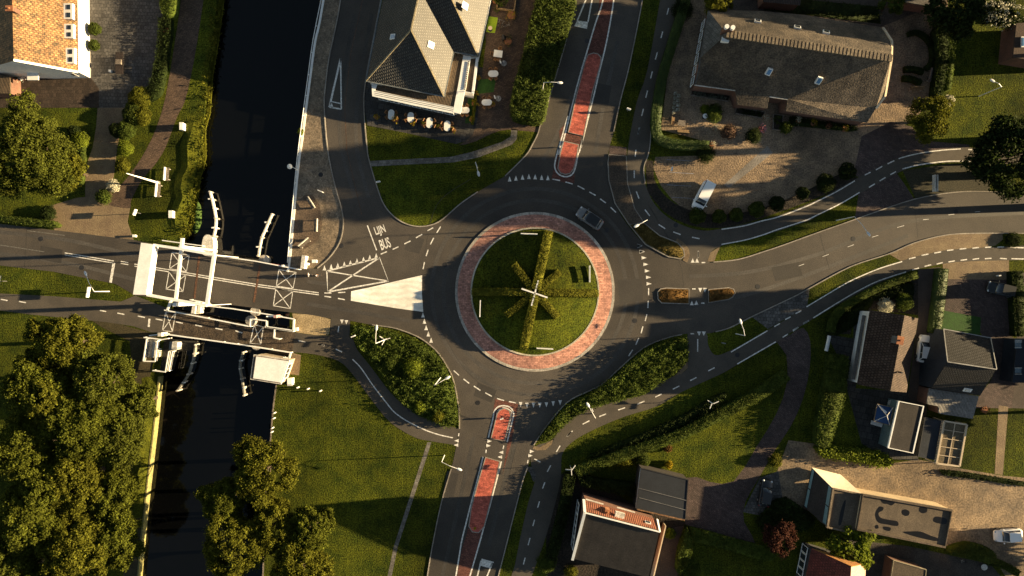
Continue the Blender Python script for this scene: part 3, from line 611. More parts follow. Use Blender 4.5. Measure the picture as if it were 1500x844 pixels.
dashes(C6, [(445,340,475,325),(503,313,535,295),(563,282,597,266),(467,403,497,385),(522,370,552,352),(577,338,606,322),(978,208,1110,216),(975,267,1100,275)])
dashes(C6, [(105,808,133,798),(228,760,260,748),(357,710,390,698),(482,660,515,650),(612,610,648,600),(745,570,775,567),(875,545,907,541),(1012,530,1040,527)], .07)
ln(smooth(Z(*A6,[(217,255),(265,305),(330,400),(400,490),(450,550),(520,600),(620,650),(700,678),(780,696)]),5),.16)
dashes(A6, [(20,170,60,178),(123,198,157,213),(140,68,135,103)]); tris(A6, [(157,43),(182,47)], -90, l=.6)
dashes((0,400,3.837), [(5,148,43,155),(107,160,147,167),(562,210,597,217),(660,225,700,233),(775,242,815,250)])
dashes((190,430,7.033), [(267,262,340,277),(475,292,547,307),(675,325,747,340),(883,358,957,373)]); dashes((180,400,3.837), [(633,325,672,337),(987,380,1025,388),(1095,400,1133,409)])
ln([(219,467),(218,479)],.3)
# white edge lines of the splitter islands
ln(smooth(Z(*A4,[(560,-150),(550,0),(508,130),(460,290),(430,390),(400,500),(365,640),(330,780),(300,870)]),3),.2)
ln(smooth(Z(*A4,[(625,-150),(610,0),(588,140),(560,280),(530,400),(500,530),(465,670),(435,790),(415,860)]),3),.2)
ln(smooth(Z(*A1,[(688,175),(660,290),(660,330),(675,362),(700,382),(735,392),(770,385),(795,360),(812,310),(830,215)]),4),.2)
ln([(818,219),(832,170)],.2); ln(smooth(Z(*A4,[(470,600),(440,760),(428,830)]),3),.12)
ln(smooth(Z(*A6,[(980,695),(1005,590),(1012,550),(1035,522),(1070,516),(1105,527),(1122,560),(1117,590),(1085,720)]),4),.2)
ln(smooth(Z(*A6,[(1000,698),(1022,590),(1030,548),(1050,532),(1072,527),(1100,540),(1110,570),(1072,715)]),4),.1)
ln(smooth(Z(*SI,[(372,240),(345,350),(310,480),(290,560),(265,660),(250,750),(225,900)]),4),.2); ln(smooth(Z(*SI,[(465,262),(440,360),(420,435),(400,510),(375,600),(350,690),(305,844),(288,900)]),4),.2)
for q in (Z(*A4,[(405,115),(465,125),(460,163),(388,148)]), Z(*SI,[(365,755),(427,772),(405,803),(358,790)])):
    bm = mk['road_marking']; bm.faces.new([bm.verts.new((*p, z5+.002)) for p in XY(q)])
dashes(A4, [(405,118,490,-90),(465,125,505,-90)], .2); dashes(SI, [(362,765,330,900),(420,775,370,900)], .2)
bm = mk['road_marking']
for f in bm.faces:
    f.normal_update()
    if f.normal.z < 0: f.normal_flip()
me = bpy.data.meshes.new('road_marking'); bm.to_mesh(me); tag(link_mesh('road_marking', me, paint), kind='structure')
# big white tapered hatch area (worn)
hm = M('worn white hatch paint', (.88,.86,.8), (.72,.69,.62), .8, fine=.08, bs=8, wave=(.35,'Y',6,.06))
sheet('painted_hatch', [(514.4,426.8),(545,420.5),(580,412),(618.3,403.3),(618,430),(620,457),(580,451.5),(514,440.6)], z5, hm)
ln2 = NB(); strip(ln2, XY([(95,345),(40,338)]), .1, z5); strip(ln2, XY([(0,359),(65,369)]), .1, z5)
for px in ([(1060,233),(1063,234)],): pass
struct('faded_marking', ln2, paint_worn)
bm = NB()
for a in Z(*C5,[(370,283),(385,355),(370,425),(400,495)]): strip(bm, XY([a,(a[0]+36,a[1]+2)]), .09, z2)
struct('parking_bay_line', bm, M('grey bay line', (.22,.22,.25), (.15,.15,.17), 3))
bm = NB()
for a, b in (((531,-30),(531,0)),((531,0),(514,78)),((514,78),(505,156)),((505,156),(508,220)),((508,220),(530,315))): strip(bm, XY([a,b]), .07, z4)
for a, b in (((292,375),(285,437)),((381,389),(372,443))): strip(bm, XY([a,b]), .3, z5+.004)
struct('joint_strip', bm, rust)
# bus lane lettering
def lettering(word, tl, bl, br):
    cu = bpy.data.curves.new('lettering', 'FONT'); cu.body = word; cu.offset = .018; cu.resolution_u = 4
    t = bpy.data.objects.new('lettering', cu); COL.objects.link(t); bpy.context.view_layer.update()
    me = bpy.data.meshes.new_from_object(t.evaluated_get(bpy.context.evaluated_depsgraph_get())); bpy.data.objects.remove(t)
    xs = [v.co.x for v in me.vertices]; ys = [v.co.y for v in me.vertices]; x0, x1, y0, y1 = min(xs), max(xs), min(ys), max(ys)
    tl, bl, br = [Vector(p) for p in XY([tl, bl, br])]
    for v in me.vertices:
        u = (v.co.x-x0)/(x1-x0); w = (v.co.y-y0)/(y1-y0); p = bl + (br-bl)*u + (tl-bl)*w; v.co = (p.x, p.y, z5+.002)
    tag(link_mesh('bus_lane_lettering', me, paint), kind='structure')
LB = (540,320,14.07)
lettering('LIJN', *Z(*LB,[(98,190),(170,392),(378,325)])); lettering('BUS', *Z(*LB,[(200,452),(270,660),(475,590)]))
# manholes
bm = NB()
for p in ((889,337),(470,256),(652,388),(930,470),(700,590),(990,330),(560,70),(500,360),(860,60),(720,690),(1250,350),(1110,420),(60,350),(120,392),(1400,310),(1080,520),(600,600),(960,200)):
    x, y = XY([p])[0]; cyl(bm, (x, y, z4), .34, .012, 20)
struct('manhole_cover', bm, dark_steel)
# ================================================================ BUILDINGS
CAMP = Vector((0, 0, H))
def on_face(face, px, py):
    a, b, c = [W(*p) for p in face[:3]]; n = (b - a).cross(c - a).normalized()
    if n.z < 0: n = -n
    g = W(px, py, 0); d = g - CAMP; t = (a - CAMP).dot(n) / d.dot(n)
    return CAMP + d * t, n
def roof(name, faces, mat, parent, th=.14, cuts=0, noise=0.):
    bm = NB(); vd = {}
    for f in faces:
        vs_ = []
        for p in f:
            if p not in vd: vd[p] = bm.verts.new(W(*p))
            vs_.append(vd[p])
        bm.faces.new(vs_)
    bmesh.ops.recalc_face_normals(bm, faces=bm.faces)
    if sum(f.normal.z for f in bm.faces) < 0: bmesh.ops.reverse_faces(bm, faces=bm.faces[:])
    bnd = [(e.verts[0].co.copy(), e.verts[1].co.copy()) for e in bm.edges if e.is_boundary]
    bmesh.ops.triangulate(bm, faces=[f for f in bm.faces if len(f.verts) > 3])
    if cuts:
        bmesh.ops.subdivide_edges(bm, edges=bm.edges[:], cuts=cuts, use_grid_fill=True)
        rnd = random.Random(4)
        for v in bm.verts:
            if not v.is_boundary: v.co.z += rnd.uniform(-noise, noise)
    bm.transform(Matrix.Translation(-rootloc(parent)))
    me = bpy.data.meshes.new(name); bm.to_mesh(me); bm.free()
    o = link_mesh(name, me, mat, parent); m = o.modifiers.new('thickness', 'SOLIDIFY'); m.thickness = th; m.offset = -1
    return o, bnd
def walls(bnd, mat, parent, inset=.3, drop=.1, name='wall'):
    c = sum((a + b for a, b in bnd), Vector()) / (2 * len(bnd)); bm = NB()
    def ins(v):
        d = Vector((c.x - v.x, c.y - v.y, 0)); d.normalize(); return Vector((v.x, v.y, v.z - drop)) + d * inset
    for a, b in bnd:
        a2, b2 = ins(a), ins(b)
        bm.faces.new([bm.verts.new(p) for p in (a2, b2, (b2.x, b2.y, 0), (a2.x, a2.y, 0))])
    bmesh.ops.remove_doubles(bm, verts=bm.verts, dist=.001)
    return obj(name, bm, mat, parent)
def window(parent, A, B, t, w, z0, z1, out=.04, bars=1, frame_m=white):
    """A, B: world xy of the wall's foot; t: position along it"""
    A = Vector((A[0], A[1], 0)); B = Vector((B[0], B[1], 0)); d = (B - A).normalized(); n = Vector((d.y, -d.x, 0))
    if n.dot(-A) < 0: n = -n
    c = A.lerp(B, t) + n * out; rz = math.atan2(d.y, d.x); bm = NB(); zc = (z0 + z1) / 2
    obox(bm, c + Vector((0, 0, z1)), (w + .1, .09, .09), rz); obox(bm, c + Vector((0, 0, z0)), (w + .16, .16, .08), rz)
    for s in (-1, 1): obox(bm, c + d * s * w / 2 + Vector((0, 0, zc)), (.08, .08, z1 - z0), rz)
    for k in range(bars): obox(bm, c + d * (w * ((k + 1) / (bars + 1) - .5)) + Vector((0, 0, zc)), (.06, .07, z1 - z0 - .05), rz)
    f = obj('window', bm, frame_m, parent)
    bm = NB(); obox(bm, c + Vector((0, 0, zc)), (w - .06, .03, z1 - z0 - .06), rz); obj('pane', bm, glass, f)
def rooflight(parent, face, px, py, w=.8, l=1.0, rz=0., glassm=glass, h=.12):
    p, n = on_face(face, px, py); q = n.to_track_quat('Z', 'Y').to_matrix().to_4x4(); r = Matrix.Rotation(rz, 4, 'Z')
    bm = NB(); bmesh.ops.create_cube(bm, size=1, matrix=Matrix.Translation(p + n * h / 2) @ q @ r @ Matrix.Diagonal((w, l, h, 1)))
    f = obj('rooflight', bm, white, parent)
    bm = NB(); bmesh.ops.create_cube(bm, size=1, matrix=Matrix.Translation(p + n * (h + .012)) @ q @ r @ Matrix.Diagonal((w * .72, l * .76, .03, 1))); obj('pane', bm, glassm, f)
def chimney(parent, face, px, py, s=.6, h=1.0, mat=None, rz=.2, s2=None):
    p, n = on_face(face, px, py); bm = NB(); obox(bm, p + Vector((0, 0, h / 2 - .3)), (s, s2 or s, h + .6), rz); ch = obj('chimney', bm, mat or brick_wall, parent)
    bm = NB(); obox(bm, p + Vector((0, 0, h + .05)), (s + .14, (s2 or s) + .14, .1), rz); cyl(bm, p + Vector((0, 0, h + .08)), .13, .25, 10); obj('cap', bm, terracotta, ch)
def edge_trim(name, pts, mat, parent, w=.2, h=.12):
    bm = NB(); P = [W(*p) for p in pts]
    for a, b in zip(P, P[1:]): bar(bm, a + Vector((0, 0, .07)), b + Vector((0, 0, .07)), w, h)
    return obj(name, bm, mat, parent)
def xyw(px, py, z): v = W(px, py, z); return (v.x, v.y)
def flat_block(parent, pts, z, mat_roof, mat_wall, inset=.0, trim=None, tw=.16, th=.1, wall_name='wall', roof_name='roof'):
    P = [W(a, b, z) for a, b in pts]; c = sum(P, Vector()) / len(P)
    bm = NB(); prism(bm, [(p.x, p.y) for p in P], z - .22, z); obj(roof_name, bm, mat_roof, parent)
    q = [(p.x + (c.x - p.x) * inset, p.y + (c.y - p.y) * inset) for p in P]
    if mat_wall: bm = NB(); prism(bm, q, 0, z - .23); obj(wall_name, bm, mat_wall, parent)
    if trim: bm = NB(); strip(bm, [(p.x, p.y) for p in P], tw, z - .2, z + th, closed=True); obj('roof_edge', bm, trim, parent)
    return q

# --- white gabled house, top left
t = thing('gabled_house', 'white plastered house with mossy orange tiled roof beside the paved yard', 'house', W(70, 60))
fE = [(114.5, 106, 2.9), (112, -90, 2.9), (15, -90, 8.4), (20.3, 88.5, 8.4)]; fW = [(20.3, 88.5, 8.4), (15, -90, 8.4), (-40, -90, 2.9), (-36, 104, 2.9)]
_, bnd = roof('roof', [fE, fW], tile_orange, t); walls(bnd, white_wall, t, .12)
edge_trim('verge_board', [(20.3, 88.5, 8.4), (114.5, 106, 2.9)], white, t, .3, .2); edge_trim('gutter', [(114.5, 106, 2.8), (112, -90, 2.8)], dark_steel, t, .14, .12)
chimney(t, fE, 22, 17, .9, 1.0, brick_wall, 0, .6)
for (x, y, l) in ((100, 18, 2.2), (101, 47, 2.0), (103, 83, 2.2)):
    p, n = on_face(fE, x, y); bm = NB()
    obox(bm, p + Vector((.1, 0, .15)), (1.5, l, .5), 0); d = obj('dormer', bm, white_wall, t)
    for s in (-.28, .28): bm = NB(); obox(bm, p + Vector((.3, s * l * .9, .42)), (.5, l * .3, .05), 0); obj('pane', bm, glass, d)
A, B = xyw(114, 106, 2.9), xyw(112, -20, 2.9); A = (A[0]-.1, A[1]); B = (B[0]-.1, B[1])
for tt, w_ in ((.13, 1.5), (.42, 1.3), (.6, 1.0), (.85, 1.6)): window(t, A, B, tt, w_, .9, 2.2)
A, B = xyw(113.5, 105, 2.9), xyw(-36, 103.5, 2.9)
for tt, z_ in ((.12, 1), (.27, 1), (.42, 1), (.3, 3.6), (.44, 3.6), (.58, 1)): window(t, A, B, tt, 1.3, z_, z_ + 1.3)
bm = NB(); a = W(12, 117); obox(bm, (A[0]-6.6, A[1]-.55, 2.5), (1.6, 1.1, .12), 0); obj('door_canopy', bm, white, t)
t = thing('lean_to_shed', 'brown flat roofed shed at the left edge below the white house', 'shed', W(5, 124))
flat_block(t, [(-30, 108), (14, 111), (15, 137), (-30, 137)], 2.3, deck_wood, brick_wall, .02)

# --- restaurant
t = thing('restaurant', 'restaurant with dark hipped tile roof and white edged flat annex by the terrace', 'restaurant', W(620, 60))
z0, z8 = 3.5, 8.0
fS = [(536, 118.6, z0), (650.6, 141.5, z0), (602.4, 43.8, z8)]; fWt = [(536, 118.6, z0), (602.4, 43.8, z8), (641, -150, z8), (592, -150, z0)]
fM = [(602.4, 43.8, z8), (650.6, 141.5, z0), (664.7, 75.6, z0), (617, -22, z8)]; fD = [(664.7, 75.6, z0), (700.7, 82, z0), (657, -12, 8.2), (617, -22, z8)]
fL = [(700.7, 82, z0), (750, -150, z0), (700, -150, 8.2), (657, -12, 8.2)]; fT = [(602.4, 43.8, z8), (617, -22, z8), (641, -150, z8)]; fT2 = [(617, -22, z8), (657, -12, 8.2), (700, -150, 8.2), (641, -150, z8)]
_, bnd = roof('roof', [fS, fWt, fM, fD, fL, fT, fT2], slate, t); walls(bnd, white_wall, t, .35)
edge_trim('ridge_tile', [(536, 118.6, z0), (602.4, 43.8, z8), (650.6, 141.5, z0)], M('ridge tiles', (.3, .25, .16), (.2, .17, .11), 3), t, .2, .1)
edge_trim('ridge_tile', [(602.4, 43.8, z8), (617, -22, z8)], MATS['ridge tiles'], t, .2, .1); edge_trim('ridge_tile', [(700.7, 82, z0), (657, -12, 8.2)], MATS['ridge tiles'], t, .2, .1)
edge_trim('gutter', [(566, -36, 3.4), (536, 119, 3.4), (651, 142, 3.4), (664.7, 76.5, 3.4), (701, 83, 3.4), (724, -30, 3.4)], M('zinc gutter', (.16, .18, .19), (.1, .11, .12), 2), t, .16, .12)
rooflight(t, fWt, 575.6, 54, .75, .9, 0, M('sky glass', (.25, .35, .5), (.2, .3, .45), 1, bump=0, fine=0, rough=.2)); rooflight(t, fM, 631, 66, .9, 1.0, 0, white); rooflight(t, fL, 680.6, 8.6, .9, 1.1, 0, white)
ann = [(549, 124), (547.4, 136), (667, 161), (673, 155), (685, 84), (664.7, 74), (650, 140)]
q = flat_block(t, ann, 2.9, deck_wood, white_wall, .01, roof_name='annex_roof', wall_name='annex_wall')
bm = NB(); strip(bm, [xyw(*p, 2.9) for p in ((549, 122), (547.5, 137), (606, 150), (665, 162))], .9, 2.75, 3.0); strip(bm, [xyw(*p, 2.9) for p in ((669, 166), (677, 125), (684.5, 82))], 1.1, 2.75, 3.01); obj('white_fascia', bm, white, t)
bm = NB()
for k in range(3): strip(bm, [xyw(*p, 2.9) for p in ((549, 134+k*2.6), (664, 158+k*2.6))], .05, 3.0, 3.03)
obj('gutter_line', bm, steel, t)
flat_block(t, [(684, 86), (699, 85), (692.5, 137), (678, 134)], 2.7, deck_wood, white_wall, .0, white, .35, .15, 'side_wall', 'side_roof')
bm = NB(); strip(bm, [xyw(*p, 2.7) for p in ((687, 92), (681, 132))], .28, 2.75, 3.1); o = obj('planter_rail', bm, off_white, t)
bm = NB()
for k in range(14):
    f = k / 13; c = xyw(687 - 6 * f, 92 + 40 * f, 2.7); obox(bm, (*c, 3.11), (.14, .14, .04), 0)
obj('planter_slot', bm, dark_steel, o)
A, B = xyw(548.5, 137.5, 2.9), xyw(666, 162.5, 2.9)
for k in range(7): window(t, A, B, .08 + k * .14, 1.3, .6, 2.3, out=.1)

# --- thatched farmhouse
t = thing('thatched_farmhouse', 'large farmhouse with weathered thatched roof and pale scalloped ridge', 'farmhouse', W(1160, 100))
N_ = [(1037, 14.4, 3.2), (1110, 16, 2.6), (1176, 21.6, 2.6), (1293.6, 41, 2.6), (1307, 61, 5), (1305, 86, 9.4), (1064.5, 50, 9.4)]
S_ = [(1064.5, 50, 9.4), (1305, 86, 9.4), (1296, 141, 4), (1283, 159, 3.), (1270, 180, 2.5), (1151, 163, 2.6), (1154, 145, 3.7), (1127.5, 141, 3.7), (1124, 159, 2.6), (1079.5, 153.6, 2.6), (1077, 132, 3.7), (1018, 123.7, 3.6), (1026, 85, 5.6)]
W_ = [(1037, 14.4, 3.2), (1064.5, 50, 9.4), (1026, 85, 5.6)]
_, bnd = roof('thatched_roof', [N_, S_], thatch, t, .32, 3, .03)
fw = [(1037, 14.4, 3.2), (1064.5, 50, 9.4), (1026, 85, 5.6), (1018, 123.7, 3.6)]
roof('gable_slope', [fw], M('shaded grey slate', (.09, .095, .1), (.06, .065, .07), 1, brick=(.4, .3, .03, .6), rot=R(80)), t, .15)  # west gable slope, bluish shade put into the slate colour
walls(bnd, brick_wall, t, .35, .3)
bm = NB(); P, Q = W(1064, 50, 9.4), W(1306, 86, 9.4)
n = 44
for i in range(n):
    a = P.lerp(Q, i / n); b = P.lerp(Q, (i + .62) / n); bar(bm, a + Vector((0, 0, .14)), b + Vector((0, 0, .14)), 1.0, .28)
bar(bm, P + Vector((0, 0, .06)), Q + Vector((0, 0, .06)), .85, .26); obj('thatch_ridge', bm, thatch_ridge, t)
bm = NB(); c = W(1063, 47, 8.6); obox(bm, c + Vector((0, 0, .5)), (1.2, .7, 1.8), -.15); ch = obj('chimney', bm, brick_wall, t)
for s in (-.4, .4): bm = NB(); cyl(bm, c + Vector((s, -s*.15, 1.4)), .3, .45, 12); obj('chimney_pot', bm, white, ch)
bm = NB(); obox(bm, c + Vector((-.1, -1.1, .0)), (1.0, .6, .5), -.15); obj('chimney_flashing', bm, white, ch)
for x, y in ((1126, 104), (1199, 117)): rooflight(t, [(1064.5, 50, 9.4), (1305, 86, 9.4), (1270, 180, 2.5)], x, y, .7, 1.0, -.15, M('blue sky glass', (.1, .22, .4), (.08, .2, .36), 1, rough=.15, bump=0, fine=0), .35)
for x, y in ((1109, 34), (1167, 43), (1209, 50)): rooflight(t, [(1110, 16, 2.6), (1293.6, 41, 2.6), (1305, 86, 9.4)], x, y, .9, .8, -.15, glass, .4)
edge_trim('verge_board', [(1305, 88, 8.4), (1306, 61, 5.1), (1293, 41, 2.7)], cream, t, .3, .2); edge_trim('verge_board', [(1305, 88, 8.4), (1296, 141, 4.1), (1283, 159, 3.)], cream, t, .3, .2)
A, B = xyw(1036, 22, 3.2), xyw(1018.5, 122, 3.6); A = (A[0]+.05, A[1]); B = (B[0]+.05, B[1])
for k in range(6): window(t, A, B, .08 + k * .165, 1.2, .7, 2.2, bars=2)
edge_trim('gutter', [(1017, 125, 3.4), (1077, 133, 3.5)], off_white, t, .12, .12); edge_trim('gutter', [(1127, 142, 3.5), (1154, 146, 3.5)], off_white, t, .16, .12)

# --- house with the bright east slope
t = thing('tiled_house', 'house with dark tiled roof whose narrow eastern slope glows cream in the sun', 'house', W(1290, 510))
rz_, re_ = 6.6, 3.0
f1 = [(1274, 454, re_), (1325, 462, rz_), (1304.4, 573, rz_), (1255, 563, re_)]; f2 = [(1325, 462, rz_), (1345, 466.6, re_), (1328, 575, re_), (1304.4, 573, rz_)]
_, bnd = roof('roof', [f1, f2], tile_dark, t); walls(bnd, white_wall, t, .25)
chimney(t, f1, 1313, 498, .8, .9, steel, -.2, 1.0); 
p, n = on_face(f2, 1316, 545); bm = NB(); tube(bm, [p, p + Vector((0, 0, .9))], .12, 8); obj('flue', bm, dark_steel, t)
A, B = xyw(1274.5, 454, re_), xyw(1255.5, 563, re_); A = (A[0]+.15, A[1]); B = (B[0]+.15, B[1])
window(t, A, B, .2, 2.6, .3, 2.3, bars=2); window(t, A, B, .5, 1.5, .8, 2.2, bars=1)
bm = NB(); P = W(1262, 460, 2.6); strip(bm, [xyw(1266, 462, 2.4), xyw(1250, 556, 2.4)], .5, 2.3, 2.45); obj('veranda_edge', bm, M('grey veranda', (.12, .11, .1), None, 1), t)
# --- blue black hipped house
t = thing('dark_roofed_house', 'house with blue black tiled roof and ribbed lower extension behind the artificial lawn', 'house', W(1405, 520))
f1 = [(1381.7, 482, 3.2), (1450.5, 495, 3.2), (1459.4, 541, 6.3), (1387.4, 530, 6.3)]; f2 = [(1387.4, 530, 6.3), (1459.4, 541, 6.3), (1435.8, 580, 3.2), (1364.7, 569, 3.2)]
f3 = [(1381.7, 482, 3.2), (1387.4, 530, 6.3), (1364.7, 569, 3.2)]
_, bnd = roof('roof', [f1, f2, ], tile_blue, t); walls(bnd, M('dark blue cladding', (.03, .038, .05), (.025, .03, .04), 1), t, .1)
edge_trim('ridge', [(1381.7, 482, 3.2), (1387.4, 530, 6.3), (1459.4, 541, 6.3), (1450.5, 495, 3.2), (1381.7, 482, 3.2)], steel, t, .12, .1)
rooflight(t, f2, 1417, 571, 1.1, .6, 0, off_white)
flat_block(t, [(1361, 569), (1434, 580.5), (1425, 613.6), (1376, 606), (1375, 595.5), (1358, 592)], 2.6, M('ribbed grey sheet', (.17, .16, .15), (.12, .115, .11), .6, wave=(1.6, 'X', 0, .3), bump=.8, rot=R(12)), brick_wall, .02, roof_name='extension_roof', wall_name='extension_wall')
# --- flat roofed white-edged garage
t = thing('flat_roofed_garage', 'garage with brown felt roof framed by a white edge beside the blue parasol', 'garage', W(1327, 625))
flat_block(t, [(1316.5, 588), (1352.4, 595), (1336.8, 663.7), (1301, 656)], 2.7, felt, M('pale green wall', (.12, .17, .17), (.1, .14, .14), 1), .0, white, .2, .1)
A, B = xyw(1337, 663.7, 2.7), xyw(1301, 656, 2.7)
t = thing('garden_shed', 'blue black flat roofed shed next to the lattice pergola', 'shed', W(1360, 640))
flat_block(t, [(1355, 611.5), (1380.5, 617), (1369, 674), (1345, 669)], 2.4, blue_felt, M('shed boards', (.05, .045, .04), None, 1), .02, dark_steel, .1, .05)
t = thing('pergola', 'cream lattice pergola with two by five tan panels on the lawn', 'pergola', W(1393, 650))
pc = [(1382.7, 616.8), (1415.7, 622), (1405, 683), (1371, 678.7)]; P = [W(a, b, 2.5) for a, b in pc]
bm = NB(); prism(bm, [(p.x, p.y) for p in P], 2.38, 2.44); obj('panel', bm, M('tan canopy', (.13, .1, .06), (.1, .08, .05), 1), t)
bm = NB()
for a, b in zip(P, P[1:] + P[:1]): bar(bm, a + Vector((0, 0, .06)), b + Vector((0, 0, .06)), .22, .2)
obj('frame', bm, cream, t); bm = NB()
for k in range(1, 5): bar(bm, P[0].lerp(P[3], k/5) + Vector((0,0,.0)), P[1].lerp(P[2], k/5) + Vector((0,0,.0)), .08, .08)
bar(bm, P[0].lerp(P[1], .5), P[3].lerp(P[2], .5), .09, .09)
for i in range(26):
    a = P[0].lerp(P[3], (i+.5)/26); bar(bm, a - Vector((.3,0,0)), a + Vector((.25,0,0)), .1, .12)
    a = P[1].lerp(P[2], (i+.5)/26); bar(bm, a - Vector((.1,0,0)), a + Vector((.22,0,0)), .08, .1)
obj('lattice', bm, cream, t)
for p in P: bm = NB(); bar(bm, Vector((p.x, p.y, 0)), p, .14); obj('post', bm, cream, t)
# --- parasol
t = thing('square_parasol', 'square blue parasol with white ribs between the lawn and the garage', 'parasol', W(1293, 607))
P = [W(a, b, 2.3) for a, b in ((1285, 592), (1308, 597), (1303, 623), (1280, 617))]; top = W(1299, 609, 2.75)
bm = NB(); vt = bm.verts.new(top); pv = [bm.verts.new(p) for p in P]
for i in range(4): bm.faces.new((vt, pv[i], pv[(i+1)%4]))
obj('canopy', bm, blue_cloth, t); bm = NB()
for p in P: bar(bm, top + Vector((0,0,.05)), p + Vector((0,0,.05)), .07)
obj('rib', bm, off_white, t); bm = NB()
for i in range(4): bar(bm, P[i], P[(i+1)%4], .1)
obj('hem', bm, M('beige hem', (.2,.15,.1), None, 1), t); bm = NB(); tube(bm, [Vector((top.x, top.y, 0)), top], .04); obj('pole', bm, steel, t)

# --- office with sloping end block
t = thing('flat_roofed_hall', 'long building with stained tan flat roof and sloping windowed end on the yard', 'building', W(1290, 740))
zr = 3.7
q = flat_block(t, [(1263.5, 724.5), (1393.6, 747.4), (1383.5, 801), (1255, 775)], zr, felt_tan, M('pale yellow render', (.6, .47, .3), (.5, .39, .25), .8, fine=.08), .0, M('roof upstand', (.1, .075, .055), None, 1), .28, .22)
a, b, c, d = (1189, 684.7, .4), (1231.8, 695.4, .4), (1263.5, 724.3, 3.2), (1220, 715.6, 3.2); e, f_ = (1177, 741.6, .6), (1211.5, 772, 3.2)
roof('sloping_wall', [[a, b, c, d]], M('cream render', (.62, .54, .42), (.55, .47, .36), .8, fine=.06), t, .15)
fw = [a, d, f_, e]; roof('end_slope', [fw], felt, t, .15)
bm = NB(); P = [W(x, y, 3.2) for x, y in ((1220, 715.6), (1263.5, 724.3), (1255, 782), (1211.5, 772))]; prism(bm, [(p.x, p.y) for p in P], .0, 3.2); obj('end_block', bm, felt_tan, t)
bm = NB(); strip(bm, [(p.x, p.y) for p in P], .3, 3.0, 3.4, closed=True); obj('roof_edge', bm, M('buff coping', (.22, .17, .12), None, 1), t)
P2 = [W(*p) for p in (e, f_)]; bm = NB(); bm.faces.new([bm.verts.new(p) for p in (W(*e), W(*f_), W(1211.5, 772, 0), Vector((W(*e).x, W(*e).y, 0)))]); obj('end_wall', bm, brick_wall, t)
for u0, u1 in ((.04, .14), (.82, .95)):
    for v0, v1 in ((.02, .5), (.53, .97)):
        bm = NB()
        A_, D_, F_, E_ = [W(*p) for p in (a, d, f_, e)]
        g = lambda u, v: A_.lerp(D_, u).lerp(E_.lerp(F_, u), v) + Vector((-.08, .04, .1))
        bm.faces.new([bm.verts.new(g(u, v)) for u, v in ((u0, v0), (u1, v0), (u1, v1), (u0, v1))])
        obj('strip_window', bm, M('teal glass', (.12, .2, .2), (.1, .17, .17), 1, rough=.2, fine=0, bump=0), t)
bm = NB(); zz = zr + .012
def blob(pts):
    pts = smooth(Z(1300, 720, 6.805, pts), 3, True); P = [W(x, y, zr) for x, y in pts]; f = bm.faces.new([bm.verts.new((p.x, p.y, zz)) for p in P])
blob([(-70,80),(-30,60),(10,70),(60,75),(75,110),(40,140),(0,125),(-40,120)])
blob([(145,190),(180,178),(218,200),(212,235),(180,245),(148,225)]); blob([(320,160),(360,150),(395,170),(390,205),(350,218),(318,195)])
blob([(465,260),(500,250),(590,275),(580,325),(520,320),(460,300)]); blob([(150,405),(230,398),(330,400),(430,440),(500,465),(495,495),(400,480),(260,445)])
blob([(-115,200),(-80,150),(-40,160),(-50,190),(-90,215),(-70,260),(0,280),(90,295),(110,320),(95,345),(0,330),(-90,310),(-120,250)])
blob([(-40,350),(30,360),(20,395),(-35,380)]); blob([(-122,340),(-95,335),(-90,365),(-118,370)])
obj('puddle_stain', bm, felt_stain, t)
bm = NB(); P = [W(x, y, 3.2) for x, y in smooth([(1236,735),(1239,734),(1236,752),(1232,768),(1228,768),(1231,750)],3,True)]; bm.faces.new([bm.verts.new((p.x, p.y, 3.212)) for p in P]); obj('puddle_stain', bm, felt_stain, t)

# --- house at bottom with white verge
t = thing('verged_house', 'house with broad dark felt roof white verge and chestnut tiled north slope', 'house', W(900, 785))
rz_ = 7.8
n1 = [(856, 733, 4.8), (962, 761, 4.8), (966, 778, rz_), (857, 750, rz_)]; s1 = [(857, 750, rz_), (966, 778, rz_), (950, 846, 4.6), (841.6, 819, 4.6)]
_, b1 = roof('north_slope', [n1], tile_brown, t); _, b2 = roof('south_slope', [s1], felt, t); _.name = 'south_slope'
bm_ = [(W(*p), W(*q)) for p, q in ((n1[0], n1[1]), (n1[1], n1[2]), (s1[1], s1[2]), (s1[2], s1[3]), (s1[3], s1[0]), (n1[3], n1[0]))]; walls(bm_, brick_wall, t, .3)
edge_trim('verge_board', [(855, 732, 4.8), (856.5, 751, rz_), (838.5, 820, 4.6)], white, t, .36, .2); edge_trim('ridge_board', [(857, 751, rz_), (966, 779, rz_)], white, t, .16, .12); edge_trim('verge_board', [(962.5, 761, 4.8), (966, 779, rz_)], white, t, .25, .2)
bm = NB(); p = W(838, 776, 0); 
A, B = xyw(852, 745, 5), xyw(842, 818, 5)
for k in range(4): window(t, A, B, .14 + k * .24, 1.5, .5, 2.6, out=.1, bars=1)
chimney(t, n1, 889, 748, .7, .8, M('orange brick', (.35, .16, .08), (.25, .11, .06), 2), -.25, .6)
p, n = on_face(n1, 907, 756); bm = NB(); obox(bm, p + Vector((0, .1, .2)), (1.3, 1.0, .5), -.25); obj('dormer', bm, off_white, t); rooflight(t, n1, 949, 766, .8, .6, 0, glass)
edge_trim('dormer_gutter', [(858, 731, 4.7), (884, 738.5, 4.7)], off_white, t, .15, .1); edge_trim('dormer_gutter', [(903.5, 743, 4.7), (930, 750.5, 4.7)], off_white, t, .15, .1)
bm = NB(); bar(bm, W(973.5, 768, .8), W(955, 846, .8), .16, 1.5); obj('yard_screen', bm, cream, t)
t = thing('black_roofed_garage', 'garage with black sheet roof and pale seams north of the verged house', 'garage', W(968, 722))
